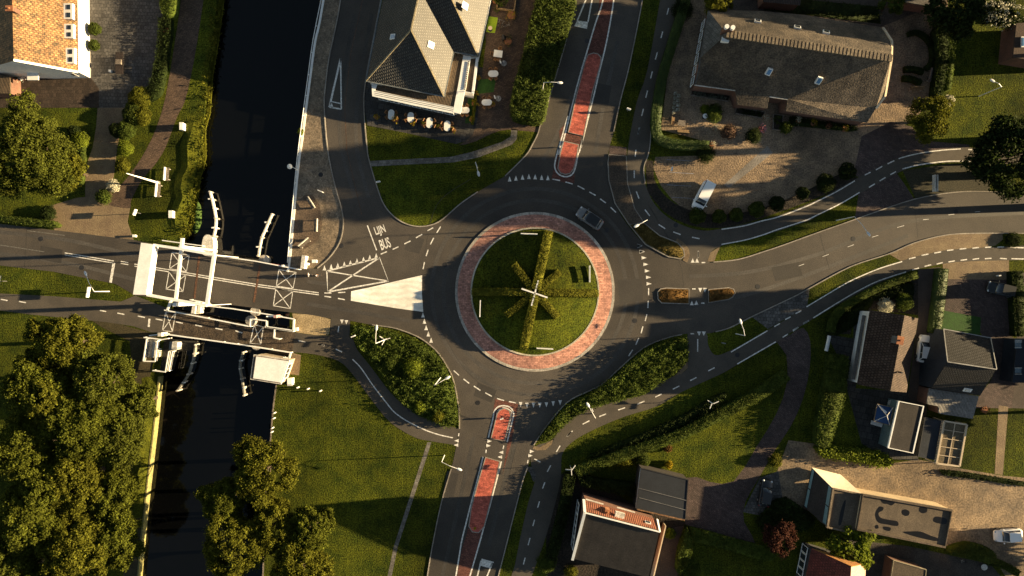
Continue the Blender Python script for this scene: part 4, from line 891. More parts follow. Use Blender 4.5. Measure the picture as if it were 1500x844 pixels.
q = flat_block(t, [(939.5, 686), (1008, 703), (1003.6, 761), (932, 745)], 3.0, blue_felt, M('dark boards', (.035, .03, .027), None, 1), .0, dark_steel, .14, .06)
bm = NB()
for a, b in (((935, 715), (1005, 733)), ((936, 729), (1004, 747))): P, Q = W(*a, 3.0), W(*b, 3.0); bar(bm, P + Vector((0,0,.04)), Q + Vector((0,0,.04)), .06, .06)
obj('roof_seam', bm, steel, t); bm = NB(); strip(bm, [xyw(933, 746, 3.0), xyw(1003, 762, 3.0)], .2, 2.9, 3.07); obj('brick_coping', bm, M('brick coping', (.3, .17, .09), (.2, .11, .06), 3, brick=(.2, .3, .05, .4)), t)
edge_trim('gutter', [(938, 686, 2.9), (931, 744, 2.9)], off_white, t, .08, .08)
# --- red roofed house at the bottom edge
t = thing('red_roofed_house', 'house with brick red roof and pink gable at the bottom edge', 'house', W(1220, 840))
g1 = [(1188.5, 803, 3.0), (1247, 829.5, 6.0), (1243, 900, 6.0), (1172, 885, 3.0)]; g2 = [(1188.5, 803, 3.0), (1247, 829.5, 6.0), (1268.5, 825, 3.2), (1232, 814, 3.0)]
_, bnd = roof('roof', [g1], tile_red, t); roof('north_slope', [g2], M('orange lit wall', (.4, .18, .05), (.22, .1, .03), 2), t)  # strip of north wall, orange evening light put into its colour
walls([(W(*g1[0]), W(*g1[1])), (W(*g1[3]), W(*g1[0]))], M('grey cladding', (.05,.05,.052), None, 1), t, .2)
roof('gable_wall', [[(1247, 829.5, 5.9), (1268.5, 825, 3.1), (1266, 880, 3.1), (1244, 900, 5.9)]], M('pink render', (.5, .33, .25), (.45, .3, .22), 1), t)
bm = NB(); P = [xyw(x, y, 3.0) for x, y in ((1190, 806), (1266, 827), (1264, 880), (1176, 885))]; prism(bm, P, 0, 2.8); obj('wall', bm, M('grey cladding', (.05,.05,.052)), t)
A, B = xyw(1188, 804, 3), xyw(1177, 860, 3); 
for k in range(4): window(t, A, B, .12 + k * .2, .95, .6, 2.3, out=.12, bars=0)
t = thing('brown_flat_shed', 'shed with plain brown flat roof at the bottom edge right of the red roof', 'shed', W(1330, 840))
flat_block(t, [(1309, 821), (1356.6, 834.6), (1352, 880), (1300, 880)], 2.4, M('brown membrane', (.085, .065, .045), None, .6), brick_wall, .02, M('light trim', (.3, .26, .18), None, 1), .12, .06)
# --- pieces at the frame edges
t = thing('brick_house', 'brown brick house with one white window at the right edge', 'house', W(1510, 60))
flat_block(t, [(1489, 34), (1560, 30), (1560, 96), (1484, 84)], 3.0, M('brown roof', (.075, .05, .04), None, 1), brick_wall, .0)
bm = NB(); a = W(1497, 62, 3.0); obox(bm, a + Vector((0, 0, .1)), (.4, 1.5, .15), 0); f = obj('rooflight', bm, white, t); bm = NB(); obox(bm, a + Vector((0.03, 0, .19)), (.24, 1.2, .04), 0); obj('pane', bm, MATS['blue sky glass'], f)
t = thing('glazed_outbuilding', 'blue black outbuilding with glazed end at the right edge', 'outbuilding', W(1500, 530))
flat_block(t, [(1490, 497), (1560, 497), (1560, 562), (1483, 560)], 2.6, blue_felt, blue_felt, .0, dark_steel, .12, .05)
bm = NB()
for y, h_ in ((504, 1.3), (543, .7)): obox(bm, W(1491, y, 2.6) + Vector((0, 0, .04)), (.9, h_, .05), 0)
obj('skylight', bm, M('pale teal glass', (.14, .19, .22), None, 1, rough=.2), t)
for y in (499, 501, 509, 539, 548): bm = NB(); obox(bm, W(1491, y, 2.6) + Vector((0, 0, .08)), (1.0, .07, .08), 0); obj('skylight_bar', bm, off_white, t)
t = thing('barn', 'barn with dark ribbed roof at the top edge behind the thatched farmhouse', 'barn', W(1140, -30))
f1 = [(1118, 3, 2.6), (1172, 8, 2.6), (1180, -60, 5), (1124, -64, 5)]; _, bnd = roof('roof', [f1], M('dark ribbed tiles', (.06, .045, .038), (.04, .03, .027), 1, wave=(1.3, 'X', 0, .4), bump=.6), t); walls(bnd, brick_wall, t, .2)
t = thing('outbuilding', 'low grey outbuilding at the top edge by the gravel court', 'outbuilding', W(1350, -5))
flat_block(t, [(1322, -30), (1374, -30), (1368, 10), (1318, 2)], 2.4, M('grey roof boards', (.12, .11, .1), (.06, .055, .05), 1.5), brick_wall, .0)

# ================================================================ DRAWBRIDGE
t = thing('drawbridge', 'white balance beam drawbridge carrying the road over the canal', 'bridge', W(330, 410))
bm = NB(); prism(bm, XY([(226,357),(315,371),(430,392),(430,457),(292,441),(198,432),(226,357)][:6]), -.7, -.02); obj('deck', bm, dark_steel, t)
zb = 7.6
def beam(pts, w, h, z=zb, name='balance_beam', m=white):
    bm = NB(); P = [W(a, b, z) for a, b in pts]
    for p, q in zip(P, P[1:]): bar(bm, p, q, w, h)
    return obj(name, bm, m, t)
cw = [W(a, b, zb) for a, b in ((209.5, 356), (227.5, 358.5), (217, 432), (197.8, 431.5))]
bm = NB(); prism(bm, [(p.x, p.y) for p in cw], zb - .9, zb + .5); obj('counterweight', bm, white, t)
beam([(226, 359), (266, 365), (315, 373.5)], .34, .5); beam([(216, 432), (257, 439.5), (303, 447.5)], .34, .5)
beam([(314, 373), (303, 448)], .42, .4, zb, 'front_crossbeam'); beam([(267.5, 349), (257.5, 442)], .36, .45, 7.1, 'gantry_crossbeam')
for a, b in (((299, 366.5), (262, 361)), ((291, 444.5), (256, 440.5))):
    bm = NB(); p = W(*a); q = W(*b, 7.0); bar(bm, p, Vector((p.x, p.y, 7.2)), .5, .5); bar(bm, Vector((p.x+1.6, p.y, 0)), Vector((p.x+.1, p.y, 4.5)), .2, .2); obj('gantry_column', bm, white, t)
for a in ((314.5, 373.5), (303, 447.5)):
    bm = NB(); p = W(*a, zb); tube(bm, [p, Vector((p.x + .2, p.y, .1))], .05, 6); obj('lifting_rod', bm, white, t)
def railing(root, px, h=1.05, w=.13, step=2.0, z0=0., mat=white, name='railing', top=.16):
    bm = NB(); P = [Vector((*p, z0)) for p in XY(px)]
    for p, q in zip(P, P[1:]):
        up = Vector((0, 0, h)); bar(bm, p + up, q + up, w + .04, top*.7); bar(bm, p + up * .5, q + up * .5, .06, .06); n = max(1, int((q - p).length / step))
        for k in range(n + 1): c = p.lerp(q, k / n); bar(bm, c, c + up, .08)
    return obj(name, bm, mat, root)
railing(t, [(243,353),(302,361)], w=.1); railing(t, [(318,374.5),(378,383),(441,395)], w=.12); railing(t, [(300,447),(345,452),(392,459.5),(434,467)], w=.12)
railing(t, [(283,439),(300,442),(310,446)], w=.1); railing(t, [(434,467),(433,484),(392,478)], w=.2)
railing(t, [(250,455),(255,441)], w=.25)
bm = NB(); obox(bm, W(291, 452) + Vector((0,0,.8)), (.5, 1.4, 1.6), -.15); obox(bm, W(297, 453) + Vector((0,0,.6)), (.4, 1.1, 1.2), -.15); obj('machinery_cabinet', bm, off_white, t)
for a, b in (((304, 362), (300, 372)),):
    pass
for c, r_, h_ in (((386, 381), .75, -.15), ((366, 470), .75, -.2)): p = W(*c); bm = NB(); cyl(bm, (p.x, p.y, -1.6), r_, 1.6 + h_, 24); obj('pier', bm, concrete, t)
bm = NB(); prism(bm, XY(smooth([(298,372),(299,352),(303,345),(309,345),(314,352),(313,374)],3,True)), -1.6, .5); obj('gantry_pier', bm, off_white, t)
t2 = thing('barrier_arm', 'short red and white barrier on the quay corner of the drawbridge', 'barrier', W(410, 384))
bm = NB(); bar(bm, W(400, 387) + Vector((0,0,1)), W(418, 390) + Vector((0,0,1)), .14); obj('arm', bm, M('red paint', (.5, .05, .04), None, 1), t2)
bm = NB(); bar(bm, W(418, 390), W(418, 390) + Vector((0,0,1.2)), .3); obj('post', bm, white, t2)
t2 = thing('control_cabinet', 'tall narrow white control cabinet on the quay corner beside the road', 'cabinet', W(448, 384))
bm = NB(); obox(bm, W(448.3, 384.5) + Vector((0,0,.7)), (.45, 1.85, 1.4), -.12); obj('body', bm, white, t2)
bm = NB(); obox(bm, W(448.3, 384.5) + Vector((0,0,1.43)), (.55, 1.95, .06), -.12); obj('lid', bm, off_white, t2)
# cycle bridge
t = thing('cycle_bridge', 'narrow worn cycle bridge with white railings south of the drawbridge', 'bridge', W(330, 485))
bm = NB(); prism(bm, XY([(246,452),(284,460),(368,477),(433,487),(428,516),(370,507),(310,498),(250,490)]), -.5, z4+.001); obj('deck', bm, worn_deck, t)
railing(t, [(246,454),(284,461),(330,470),(368,477.5)], w=.11); railing(t, [(248,489),(277,493),(310,497.5),(370,506),(429,515.5)], w=.12); railing(t, [(370,478),(371,466.5),(394,469.5),(394,479),(433,485)], w=.11)
railing(t, [(429,516),(427,524),(418,523)], w=.2); railing(t, [(406,481),(404.5,494),(413,496)], w=.11)
for c in ((375, 506), (373, 456)): p = W(*c); bm = NB(); cyl(bm, (p.x, p.y, -1.6), .7, 1.5, 20); obj('pier', bm, concrete, t)
for px_, lab in (((283, 449), 'yes'),): pass
t2 = thing('bridge_barrier', 'pink and white barrier mast with lamp between the two bridges at the east end', 'barrier', W(407, 464))
bm = NB(); bar(bm, W(396, 463) + Vector((0,0,1.6)), W(410, 463) + Vector((0,0,1.3)), .16); obj('arm', bm, white, t2)
bm = NB(); bar(bm, W(409, 463), W(409, 463) + Vector((0,0,1.8)), .4); obj('housing', bm, M('faded red paint', (.5, .3, .28), None, 1), t2)
t2 = thing('bridge_barrier', 'pink and white barrier mast beside the steel platform at the west end', 'barrier', W(243, 489))
bm = NB(); bar(bm, W(225, 491) + Vector((0,0,1.2)), W(240, 489) + Vector((0,0,1.3)), .16); obj('arm', bm, white, t2)
bm = NB(); bar(bm, W(243, 489), W(243, 489) + Vector((0,0,1.8)), .55); obj('housing', bm, off_white, t2)
# steel platform south west
t = thing('sluice_platform', 'dark steel sluice platform with white railings and cabinets beside the canal', 'platform', W(245, 520))
Q1 = (190, 430, 7.033)
bm = NB(); prism(bm, XY(Z(*Q1, [(215,465),(690,490),(680,580),(470,600),(420,800),(300,790),(290,690),(185,690)])), -1.4, -.05); obj('deck', bm, M('grated steel deck', (.04, .038, .03), (.02, .02, .018), 2, brick=(.3, .3, .04, .5)), t)
railing(t, Z(*Q1, [(185,447),(370,470),(435,458)]), w=.11); railing(t, Z(*Q1, [(215,462),(180,690),(300,692),(325,480)]), w=.12); railing(t, Z(*Q1, [(440,590),(405,800),(275,785)]), w=.08); railing(t, Z(*Q1, [(478,590),(440,790)]), w=.08)
for c, s_, h_, nm in (((282, 570), (.3, 2.3, 1.0), .5, 'cabinet'), ((300, 605), (.75, 1.2, .9), .45, 'cabinet'), ((510, 530), (.75, 1.1, 1.4), .7, 'cabinet'), ((232, 565), (.9, 2.6, .5), .25, 'grey_cover'), ((465, 535), (.6, 1.2, 1.1), .5, 'grey_cover')):
    bm = NB(); obox(bm, W(*Z(*Q1, [c])[0]) + Vector((0, 0, h_)), s_, -.12); obj(nm, bm, off_white if nm == 'cabinet' else steel, t)
# keeper's hut
t = thing('bridge_keeper_hut', 'small white flat roofed bridge keeper hut on the east bank', 'hut', W(400, 540))
pts = [(372.3, 520), (424, 527.7), (411.6, 562.4), (367.4, 555.4)]; P = [W(a, b, 2.9) for a, b in pts]
bm = NB(); prism(bm, [(p.x, p.y) for p in P], 2.75, 2.95); obj('roof', bm, M('brown roof rim', (.22, .15, .1), (.12, .08, .06), 3), t)
c = sum(P, Vector()) / 4; q = [(p.x + (c.x-p.x)*.1 + .15, p.y + (c.y-p.y)*.1) for p in P]; bm = NB(); prism(bm, q, 2.94, 3.1); obj('roof_panel', bm, white, t)
bm = NB(); strip(bm, [(p.x, p.y) for p in P], .12, 2.7, 3.02, closed=True); obj('roof_edge', bm, off_white, t)
q = [(p.x + (c.x-p.x)*.04, p.y + (c.y-p.y)*.04) for p in P]; bm = NB(); prism(bm, q, -1.4, 2.74); obj('wall', bm, cream, t)
A, B = q[1], q[2]; window(t, A, B, .5, 2.2, 1, 2.3, bars=2)
# fenders (guide walls) in the water
def fender(px, lab):
    t = thing('guide_fender', lab, 'guide wall', W(*px[0]), 'white guide walls in the canal')
    bm = NB(); strip(bm, XY(smooth(px, 4)), .2, -.3, .3); obj('wale', bm, off_white if px[0][1] < 420 else M('shade grey paint', (.25, .24, .22), (.12, .12, .1), 2), t)  # southern walls: shade painted in as a grey version of the white
    for i, p in enumerate(px):
        q = W(*p); bm = NB(); cyl(bm, (q.x, q.y, -2), .12 + .02 * (i % 2), 2.35 + .1 * (i % 2), 12); obj('pile', bm, concrete if i % 2 else off_white, t)
    for i in (1, len(px) - 2):
        q = W(*px[i]) + Vector((-.3 if px[0][1] < 420 else .3, 0, .35)); bm = NB(); obox(bm, q, (.28, .18, .18), .1); obj('bollard', bm, white, t)
fender([(308,281),(311,292),(314,305),(316.5,320),(316,334),(313.5,346)], 'curved white guide wall in the water north of the bridge, nearer the grassy bank')
fender([(399,314),(393.5,326),(388.5,338),(384,348),(381,362),(379,375)], 'curved white guide wall in the water north of the bridge, nearer the quay')
fender([(287,505),(285.5,518),(282,532),(276.5,548),(269,560),(261,572)], 'guide wall south of the bridge with weeds growing on its ends')
fender([(357,516),(353,528),(352,540),(354.6,555),(357,568),(358.5,579)], 'grey and white guide wall in the water beside the bridge keeper hut')
railo = thing('quay_handrail', 'low white tubular handrail along the canal edge of the quay', 'railing', W(450, 160))
bm = NB(); q = XY(smooth([(472,0),(460,60),(453,110),(447,155),(441,200),(435.5,245),(428.5,320),(422.5,385)],3))
P = [Vector((*p, .5)) for p in q]; tube(bm, P, .06, 6); obj('rail', bm, white, railo); bm = NB()
for p in P[::2]: bar(bm, (p.x, p.y, 0), (p.x, p.y, .5), .09)
obj('post', bm, white, railo)
# ================================================================ VEGETATION
hg = 'clipped hedge arms on the roundabout'
def dense(px, n=8): return smooth(px, n) if len(px) > 2 else [(px[0][0]+(px[1][0]-px[0][0])*i/n, px[0][1]+(px[1][1]-px[0][1])*i/n) for i in range(n+1)]
for i, (a, b, w, lab) in enumerate([((803,340),(784,424),1.25,'long hedge arm running north from the hub of the roundabout island'),((783,431),(766.5,510),1.15,'long hedge arm running south from the hub of the roundabout island'),
    ((692,427.5),(778,427.8),1.0,'low hedge arm running west from the hub of the roundabout island'),((788,427.8),(875,430),1.0,'low hedge arm running east from the hub of the roundabout island'),
    ((752.5,388),(779,423),1.0,'short diagonal hedge arm pointing north-west on the roundabout island'),((787,432),(815,464),1.0,'short diagonal hedge arm pointing south-east on the roundabout island'),
    ((818,399),(788,423),.95,'short diagonal hedge arm pointing north-east on the roundabout island'),((778,432),(741.5,461),.95,'short diagonal hedge arm pointing south-west on the roundabout island')]):
    hedge('hedge', dense([a, b], 12), .95 if i < 2 else .8, L_arm, lab, w, hg, seed=i, zf=mound, leaf=.15, dens=130, rough=.05)
hedge('hedge', smooth([(784,-30),(788,0),(778,35),(767,85),(752,140),(749,165),(753,177),(764,181),(789,184),(797,172),(803,140),(816,95),(829,55),(839,20),(845,-30)],2), 2.4, L_hedge, 'tall broad leafy hedge between the brick alley and the north road', seed=20, leaf=.26, dens=60, rough=.14, lump=.3)
hedge('hedge', smooth([(1006,-40),(1003,0),(985,60),(970,110),(961,160),(960,195),(970,208),(995,214),(1036,215)],4), 1.1, M('clipped hedge leaves', (.05,.08,.012), (.03,.05,.008), .8, rough=.7, bump=0, fine=.3, trans=.15, island=.3), 'clipped hedge curving round the gravel garden beside the cycle path', 1.35, seed=21, leaf=.13, dens=110, rough=.03)
hedge('hedge', smooth([(843,688),(890,671),(942,653),(995,634),(1034,614),(1100,580),(1148,548)],4), 1.5, L_hedge, 'long leafy hedge crossing the south east lawn', 1.5, seed=22, leaf=.2, dens=70, rough=.1, lump=.1)
hedge('hedge', smooth([(860,668),(900,650),(950,630),(1000,607),(1030,590),(1060,574),(1055,586),(1030,606),(990,628),(940,646),(880,668)],2), 1.0, L_dark, 'dark shrub belt along the north side of the lawn hedge', seed=23, leaf=.22, dens=60, rough=.15, lump=.25, cat='shrub belt')
hedge('hedge', smooth([(1214,486),(1221,462),(1247,441),(1290,419),(1338,403)],4), 1.1, L_hedge, 'hedge along the cycle path in front of the tiled house', .95, seed=24, leaf=.16)
hedge('hedge', smooth([(1375,394),(1370,440),(1364,488)],4), 1.3, MATS['clipped hedge leaves'], 'straight clipped hedge between the drive and the forecourt', 1.4, seed=25, leaf=.14, dens=100, rough=.03)
hedge('hedge', smooth([(1209,520),(1233,521),(1232,555),(1226,590),(1214,625),(1206,650),(1190,648),(1193,610),(1203,560)],2), 2.0, L_hedge, 'broad leafy hedge on the west side of the shaded back garden', seed=26, leaf=.22, dens=60, rough=.12, lump=.2)
hedge('hedge', smooth([(1190,655),(1215,650),(1250,655),(1285,660),(1301,670),(1294,682),(1262,677),(1232,672),(1202,668)],2), 1.3, L_lime, 'bright sunlit leafy hedge above the hall on the yard', seed=27, leaf=.3, dens=30, rough=.2, lump=.3)
hedge('hedge', smooth([(1386,800),(1412,792),(1440,799),(1452,810),(1450,821),(1425,817),(1398,811),(1384,808)],2), 1.3, L_hedge, 'leafy hedge at the yard edge east of the hall', seed=28, leaf=.2, dens=60, lump=.15)
hedge('hedge', smooth([(834,692),(828,730),(816,780),(806,815)],3), 1.5, L_dark, 'dark hedge beside the cycle path west of the verged house', 1.5, seed=29, leaf=.2, lump=.15)
hedge('hedge', smooth([(845,692),(880,700),(925,706),(932,722),(890,718),(850,708)],2), 1.4, L_dark, 'dark shrub bed between the verged house and its black garage', seed=30, leaf=.24, lump=.25, cat='shrub bed')
hedge('hedge', smooth([(1008,770),(1040,778),(1090,792),(1128,802),(1126,818),(1085,808),(1040,795),(1012,790)],2), 1.3, L_green, 'green hedge along the south side of the paver lane', seed=31, leaf=.2, lump=.15)
hedge('hedge', smooth([(1003,768),(1012,790),(1008,812),(996,835),(988,830),(992,800)],2), 1.4, L_green, 'upright green hedge between the side drive and the dark lawn', seed=32, leaf=.22, lump=.2)
hedge('hedge', smooth([(1388,45),(1385,90),(1380,135)],4), 1.6, L_green, 'narrow hedge between the gravel court and the lamp post lawn', .8, seed=33, leaf=.16)
hedge('hedge', smooth([(1372,30),(1380,60),(1378,100),(1368,145),(1360,140),(1366,90),(1362,50)],2), 1.8, L_dark, 'dark overgrown hedge on the east side of the gravel court', seed=34, leaf=.22, lump=.25)
hedge('hedge', smooth([(242,-40),(263,-40),(263,10),(258,28),(246,28),(240,10)],2), 1.4, L_green, 'clipped green hedge block by the towpath at the top edge', seed=35, leaf=.16, dens=80)
hedge('hedge', smooth([(238,30),(255,32),(250,80),(243,120),(238,140),(222,150),(212,146),(226,118),(234,80)],2), 1.1, L_dark, 'mixed dark shrub border between the paved yard and the towpath', seed=36, leaf=.22, lump=.3, cat='shrub border')
hedge('hedge', smooth([(0,316),(40,320),(84,325),(88,334),(40,330),(0,325)],2), .9, L_hedge, 'low hedge along the north side of the bridge road at the left edge', seed=37, leaf=.18)
hedge('hedge', smooth([(120,272),(123,230),(126,195)],3), .9, L_green, 'thin hedge on the west side of the lower brick drive', .9, seed=38, leaf=.18)
hedge('hedge', smooth([(1482,398),(1484,440),(1487,492)],3), 1.2, L_dark, 'dark hedge dividing the forecourt from the court at the right edge', 1.6, seed=39, leaf=.18)
hedge('hedge', smooth([(1440,820),(1462,824),(1488,838)],3), .8, L_hedge, 'low hedge at the lower right corner of the yard', 1.0, seed=40, leaf=.18)
for nm, px, h_, m_, sd, lp in (('shrub_planting', [(520,478),(546,480),(590,491),(620,505),(640,520),(654,541),(664,566),(669,595),(668,622),(650,622),(628,612),(600,597),(577,572),(556,540),(536,517),(522,498)], .8, L_green, 41, .4),
                       ('shrub_planting', [(1003,494),(1004,525),(986,546),(962,560),(940,575),(916,582),(869,594),(841,608),(820,625),(806,640),(790,645),(800,630),(830,594),(864,576),(908,544),(942,514),(974,500)], 1.2, L_green, 42, .45),
                       ('bank_plants', [(322,-30),(326,0),(318,60),(310,110),(306,165),(299,190),(300,230),(292,260),(286,300),(276,345),(266,350),(270,310),(277,270),(282,230),(288,190),(294,160),(300,100),(306,50),(310,0),(310,-30)], .3, L_gold, 43, .55)):
    hedge(nm, smooth(px, 2), h_, m_, None, seed=sd, leaf=.26, dens=70, rough=.18, lump=lp, kind='stuff', z0=-.35 if nm == 'bank_plants' else 0)
hedge('ground_cover', Z(*C5, [(170,655),(240,645),(330,718),(428,757),(458,792),(462,822),(445,832),(385,822),(260,755)]), .1, leafm('ochre cover', (.17,.13,.04)), None, seed=44, leaf=.16, dens=70, kind='stuff', z0=.1)
hedge('ground_cover', Z(*EI, [(290,246),(412,250),(410,320),(268,314),(252,300),(250,262)]), .1, L_bronze, None, seed=45, leaf=.16, dens=60, kind='stuff', z0=.1)
hedge('ground_cover', Z(*EI, [(534,254),(640,243),(664,252),(670,266),(656,284),(640,294),(534,312)]), .1, L_bronze, None, seed=46, leaf=.16, dens=60, kind='stuff', z0=.1)
hedge('lily_pads', smooth([(280,290),(289,300),(290,325),(283,340),(276,336),(275,300)],3), .06, lily, None, seed=47, leaf=.4, dens=14, rough=.02, kind='stuff', z0=-1.1)
hedge('ground_cover', smooth([(1375,688),(1405,690),(1455,698),(1500,706),(1500,712),(1440,703),(1380,695)],2), .4, L_dark, None, seed=48, leaf=.2, dens=50, kind='stuff', lump=.2)
hedge('ground_cover', smooth([(1128,735),(1150,728),(1175,745),(1190,760),(1180,775),(1150,775),(1130,765),(1112,758)],2), .9, L_dark, None, seed=49, leaf=.24, dens=50, kind='stuff', lump=.4)
hedge('ground_cover', smooth([(1262,470),(1225,492),(1222,470),(1250,448),(1290,428),(1330,412),(1338,420),(1335,440),(1310,438),(1280,440)],2), .3, L_dark, None, seed=50, leaf=.2, dens=25, kind='stuff', lump=.2)
hedge('ground_cover', smooth([(1020,0),(1100,-10),(1120,15),(1290,35),(1286,10),(1180,0),(1110,-30),(1010,-30)],1), .35, L_dark, None, seed=51, leaf=.2, dens=22, kind='stuff', lump=.3)
# trees
def T(*a, **k): return tree(*a, **k)
T('oak_tree', 42, 225, 66, 9.5, L_oak, 'large oak beside the white house lawn at the left edge', seed=1, n=60000, nc=300, leaf=.28, rcf=.11, group=None, squash=1.1)
T('broadleaf_tree', 100, 250, 24, 6, L_gold, 'rounded golden tree at the right side of the big oak', seed=2, n=9000, nc=24, leaf=.3, rcf=.3)
wl = 'trees of the wood south west of the bridge'
for i, (x, y, r_, h_, lab) in enumerate([(95,505,50,9,'northernmost tree of the wood just below the cycle path'),(150,555,46,9.5,'tree of the south west wood reaching toward the steel platform'),(55,570,52,10,'tree of the wood at the left edge below the dark lawn corner'),(120,620,56,10.5,'big tree in the middle of the south west wood'),
    (175,640,42,8.5,'tree of the wood overhanging the sunlit canal strip'),(40,660,56,10,'tree at the left edge halfway down the south west wood'),(110,705,52,9.5,'tree in the lower middle of the south west wood'),(165,725,40,8,'lower tree of the wood next to the trodden earth by the canal'),
    (45,760,55,10.5,'tree near the lower left corner of the photo'),(115,800,54,10,'tree of the wood at the bottom edge'),(20,845,50,10,'tree filling the extreme bottom left corner'),(170,790,42,8,'tree of the wood nearest the canal at the bottom edge'),(80,590,40,10.5,'tree tucked between the left edge tree and the middle of the wood'),(205,590,26,6.5,'small tree of the wood beside the white deck chairs'),(70,715,42,10.5,'tree tucked in the lower left middle of the wood')]):
    T('broadleaf_tree', x, y, r_, h_, (L_gold, L_oak, L_mid)[i % 3] if i not in (3, 7) else L_mid, lab, group=wl, seed=10+i, n=46000, nc=240, leaf=.27, rcf=.115)
for i, (x, y, r_, h_, lab) in enumerate([(385,690,47,8.5,'golden lit canal tree just left of the south lawn'),(330,735,36,7.5,'canal tree reaching furthest over the water'),(345,800,50,9,'canal tree at the bottom edge over the water'),(400,770,40,8,'middle tree of the group on the south canal bank'),(455,775,34,8,'small pointed canal tree standing on the south lawn'),(440,830,45,8.5,'canal tree at the bottom edge on the lawn side')]):
    T('broadleaf_tree', x, y, r_, h_, (L_gold, L_mid, L_gold)[i % 3], lab, group='trees on the east bank south of the bridge', seed=30+i, n=40000, nc=190, leaf=.26, squash=1.1, rcf=.12)
T('broadleaf_tree', 1480, 233, 52, 5, L_dark, 'dark crowned tree at the right edge over the cycle path', seed=40, n=26000, nc=90, leaf=.4, squash=1.25)
T('broadleaf_tree', 1361, 172, 33, 4.6, L_gold, 'bushy golden tree beside the paver entrance', seed=41, n=16000, nc=60, leaf=.25)
T('broadleaf_tree', 1400, 10, 40, 7, L_dark, 'dark tree at the top edge left of the white flowering shrubs', seed=42, n=16000, nc=60)
T('broadleaf_tree', 1306, 4, 18, 4, L_green, 'small dark green tree at the top edge by the grey outbuilding', seed=43, n=5000, nc=20, leaf=.25)
T('broadleaf_tree', 1050, 4, 22, 4.5, L_gold, 'yellow green tree at the top edge behind the farmhouse', seed=44, n=7000, nc=30, leaf=.25)
T('flowering_shrub', 1462, 22, 30, 3, L_dark, 'spreading shrub dotted with white blossom in the top right corner', cat='shrub', seed=45, n=9000, nc=50, leaf=.2, squash=.7)
rng = np.random.default_rng(3)
P, d = crown_pts(rng, (0,0,0), 2.9, 1.9, .8, 50, 700, .5); o = link_mesh('blossom', mesh_from('blossom', leaf_arrays(P + np.array([0,0,.4]), d, .26, rng)), L_flower, bpy.data.objects['flowering_shrub']); o.location = (0, 0, 2.1)
T('copper_tree', 1142, 788, 25, 4, L_red, 'copper leaved small tree west of the red roofed house', seed=46, n=8000, nc=36, leaf=.25)
T('broadleaf_tree', 1246, 800, 32, 4.2, L_lime, 'bright green long leaved tree leaning over the red roofed house', seed=47, n=8000, nc=40, leaf=.42)
T('broadleaf_tree', 1205, 70, 1, .5, L_dark, 'x', seed=1, n=4, nc=2); 
for o_ in [o for o in bpy.data.objects if o.get('label') == 'x']:
    for c_ in list(o_.children): bpy.data.objects.remove(c_)
    bpy.data.objects.remove(o_)
# shrubs
sh = 'round clipped shrubs'
for i, (x, y, r_, h_, m_, lab, g) in enumerate([(203,143,15,1.6,L_gold,'round shrub topmost in the row beside the towpath bend',1),(195,167,15,1.5,L_hedge,'shrub with dark west side second in the row beside the towpath',1),(207,170,13,1.5,L_gold,'wide golden shrub touching the second towpath shrub',1),(170,190,10,1.4,L_dark,'dark round shrub at the brick drive edge',1),(184,191,13,1.5,L_green,'green shrub leaning against the dark shrub by the drive',1),
    (183,217,10.5,1.4,L_lime,'bright lime round shrub in the row beside the towpath',1),(179,242,10,1.3,L_gold,'olive round shrub above the white blossoming shrub',1),(165,272,8,1.2,L_flower,'small white blossoming shrub near the foot of the flag mast',0),(151,288,10,1.2,L_green,'loose shrub standing in the mouth of the driveway',0),(117,205,12,1.3,L_lime,'bright shrub on the lawn left of the brick drive',1),(108,193,9,1.1,L_dark,'dark shrub behind the bright shrub on the west lawn',1),
    (138,42,8.5,1.3,L_hedge,'upper of two clipped globe shrubs against the white house wall',1),(137,66,7.5,1.2,L_hedge,'lower of two clipped globe shrubs against the white house wall',1),(70,312,10,1,L_dark,'dark shrub at the left corner of the driveway apron',0),(245,46,5,.8,L_red,'tiny red flowering shrub in the border of the paved yard',0)]):
    shrub('shrub', x, y, r_, h_, m_, lab, sh if g else None, seed=60+i, tight=bool(g))
row = 'round shrubs along the curved cycle path'
for i, (x, y, r_) in enumerate([(1022,316,11.5),(1054,317,9.5),(1079,314.5,9.5),(1109,306.5,11),(1138.5,298,10.5),(1176,283,9),(1210.5,268,13),(1242,251,12)]):
    lab = ['first round shrub of the curved row, in front of the white van','second round shrub of the curved row, right of the van','third round shrub of the curved row','fourth round shrub of the curved row, wider than its left neighbour','fifth round shrub of the curved row','sixth and smallest round shrub of the curved row','seventh and largest round shrub of the curved row','last round shrub of the curved row, nearest the paver entrance'][i]
    shrub('shrub', x, y, r_, 1.5, L_hedge if i < 4 else L_dark, lab, row, seed=90+i)
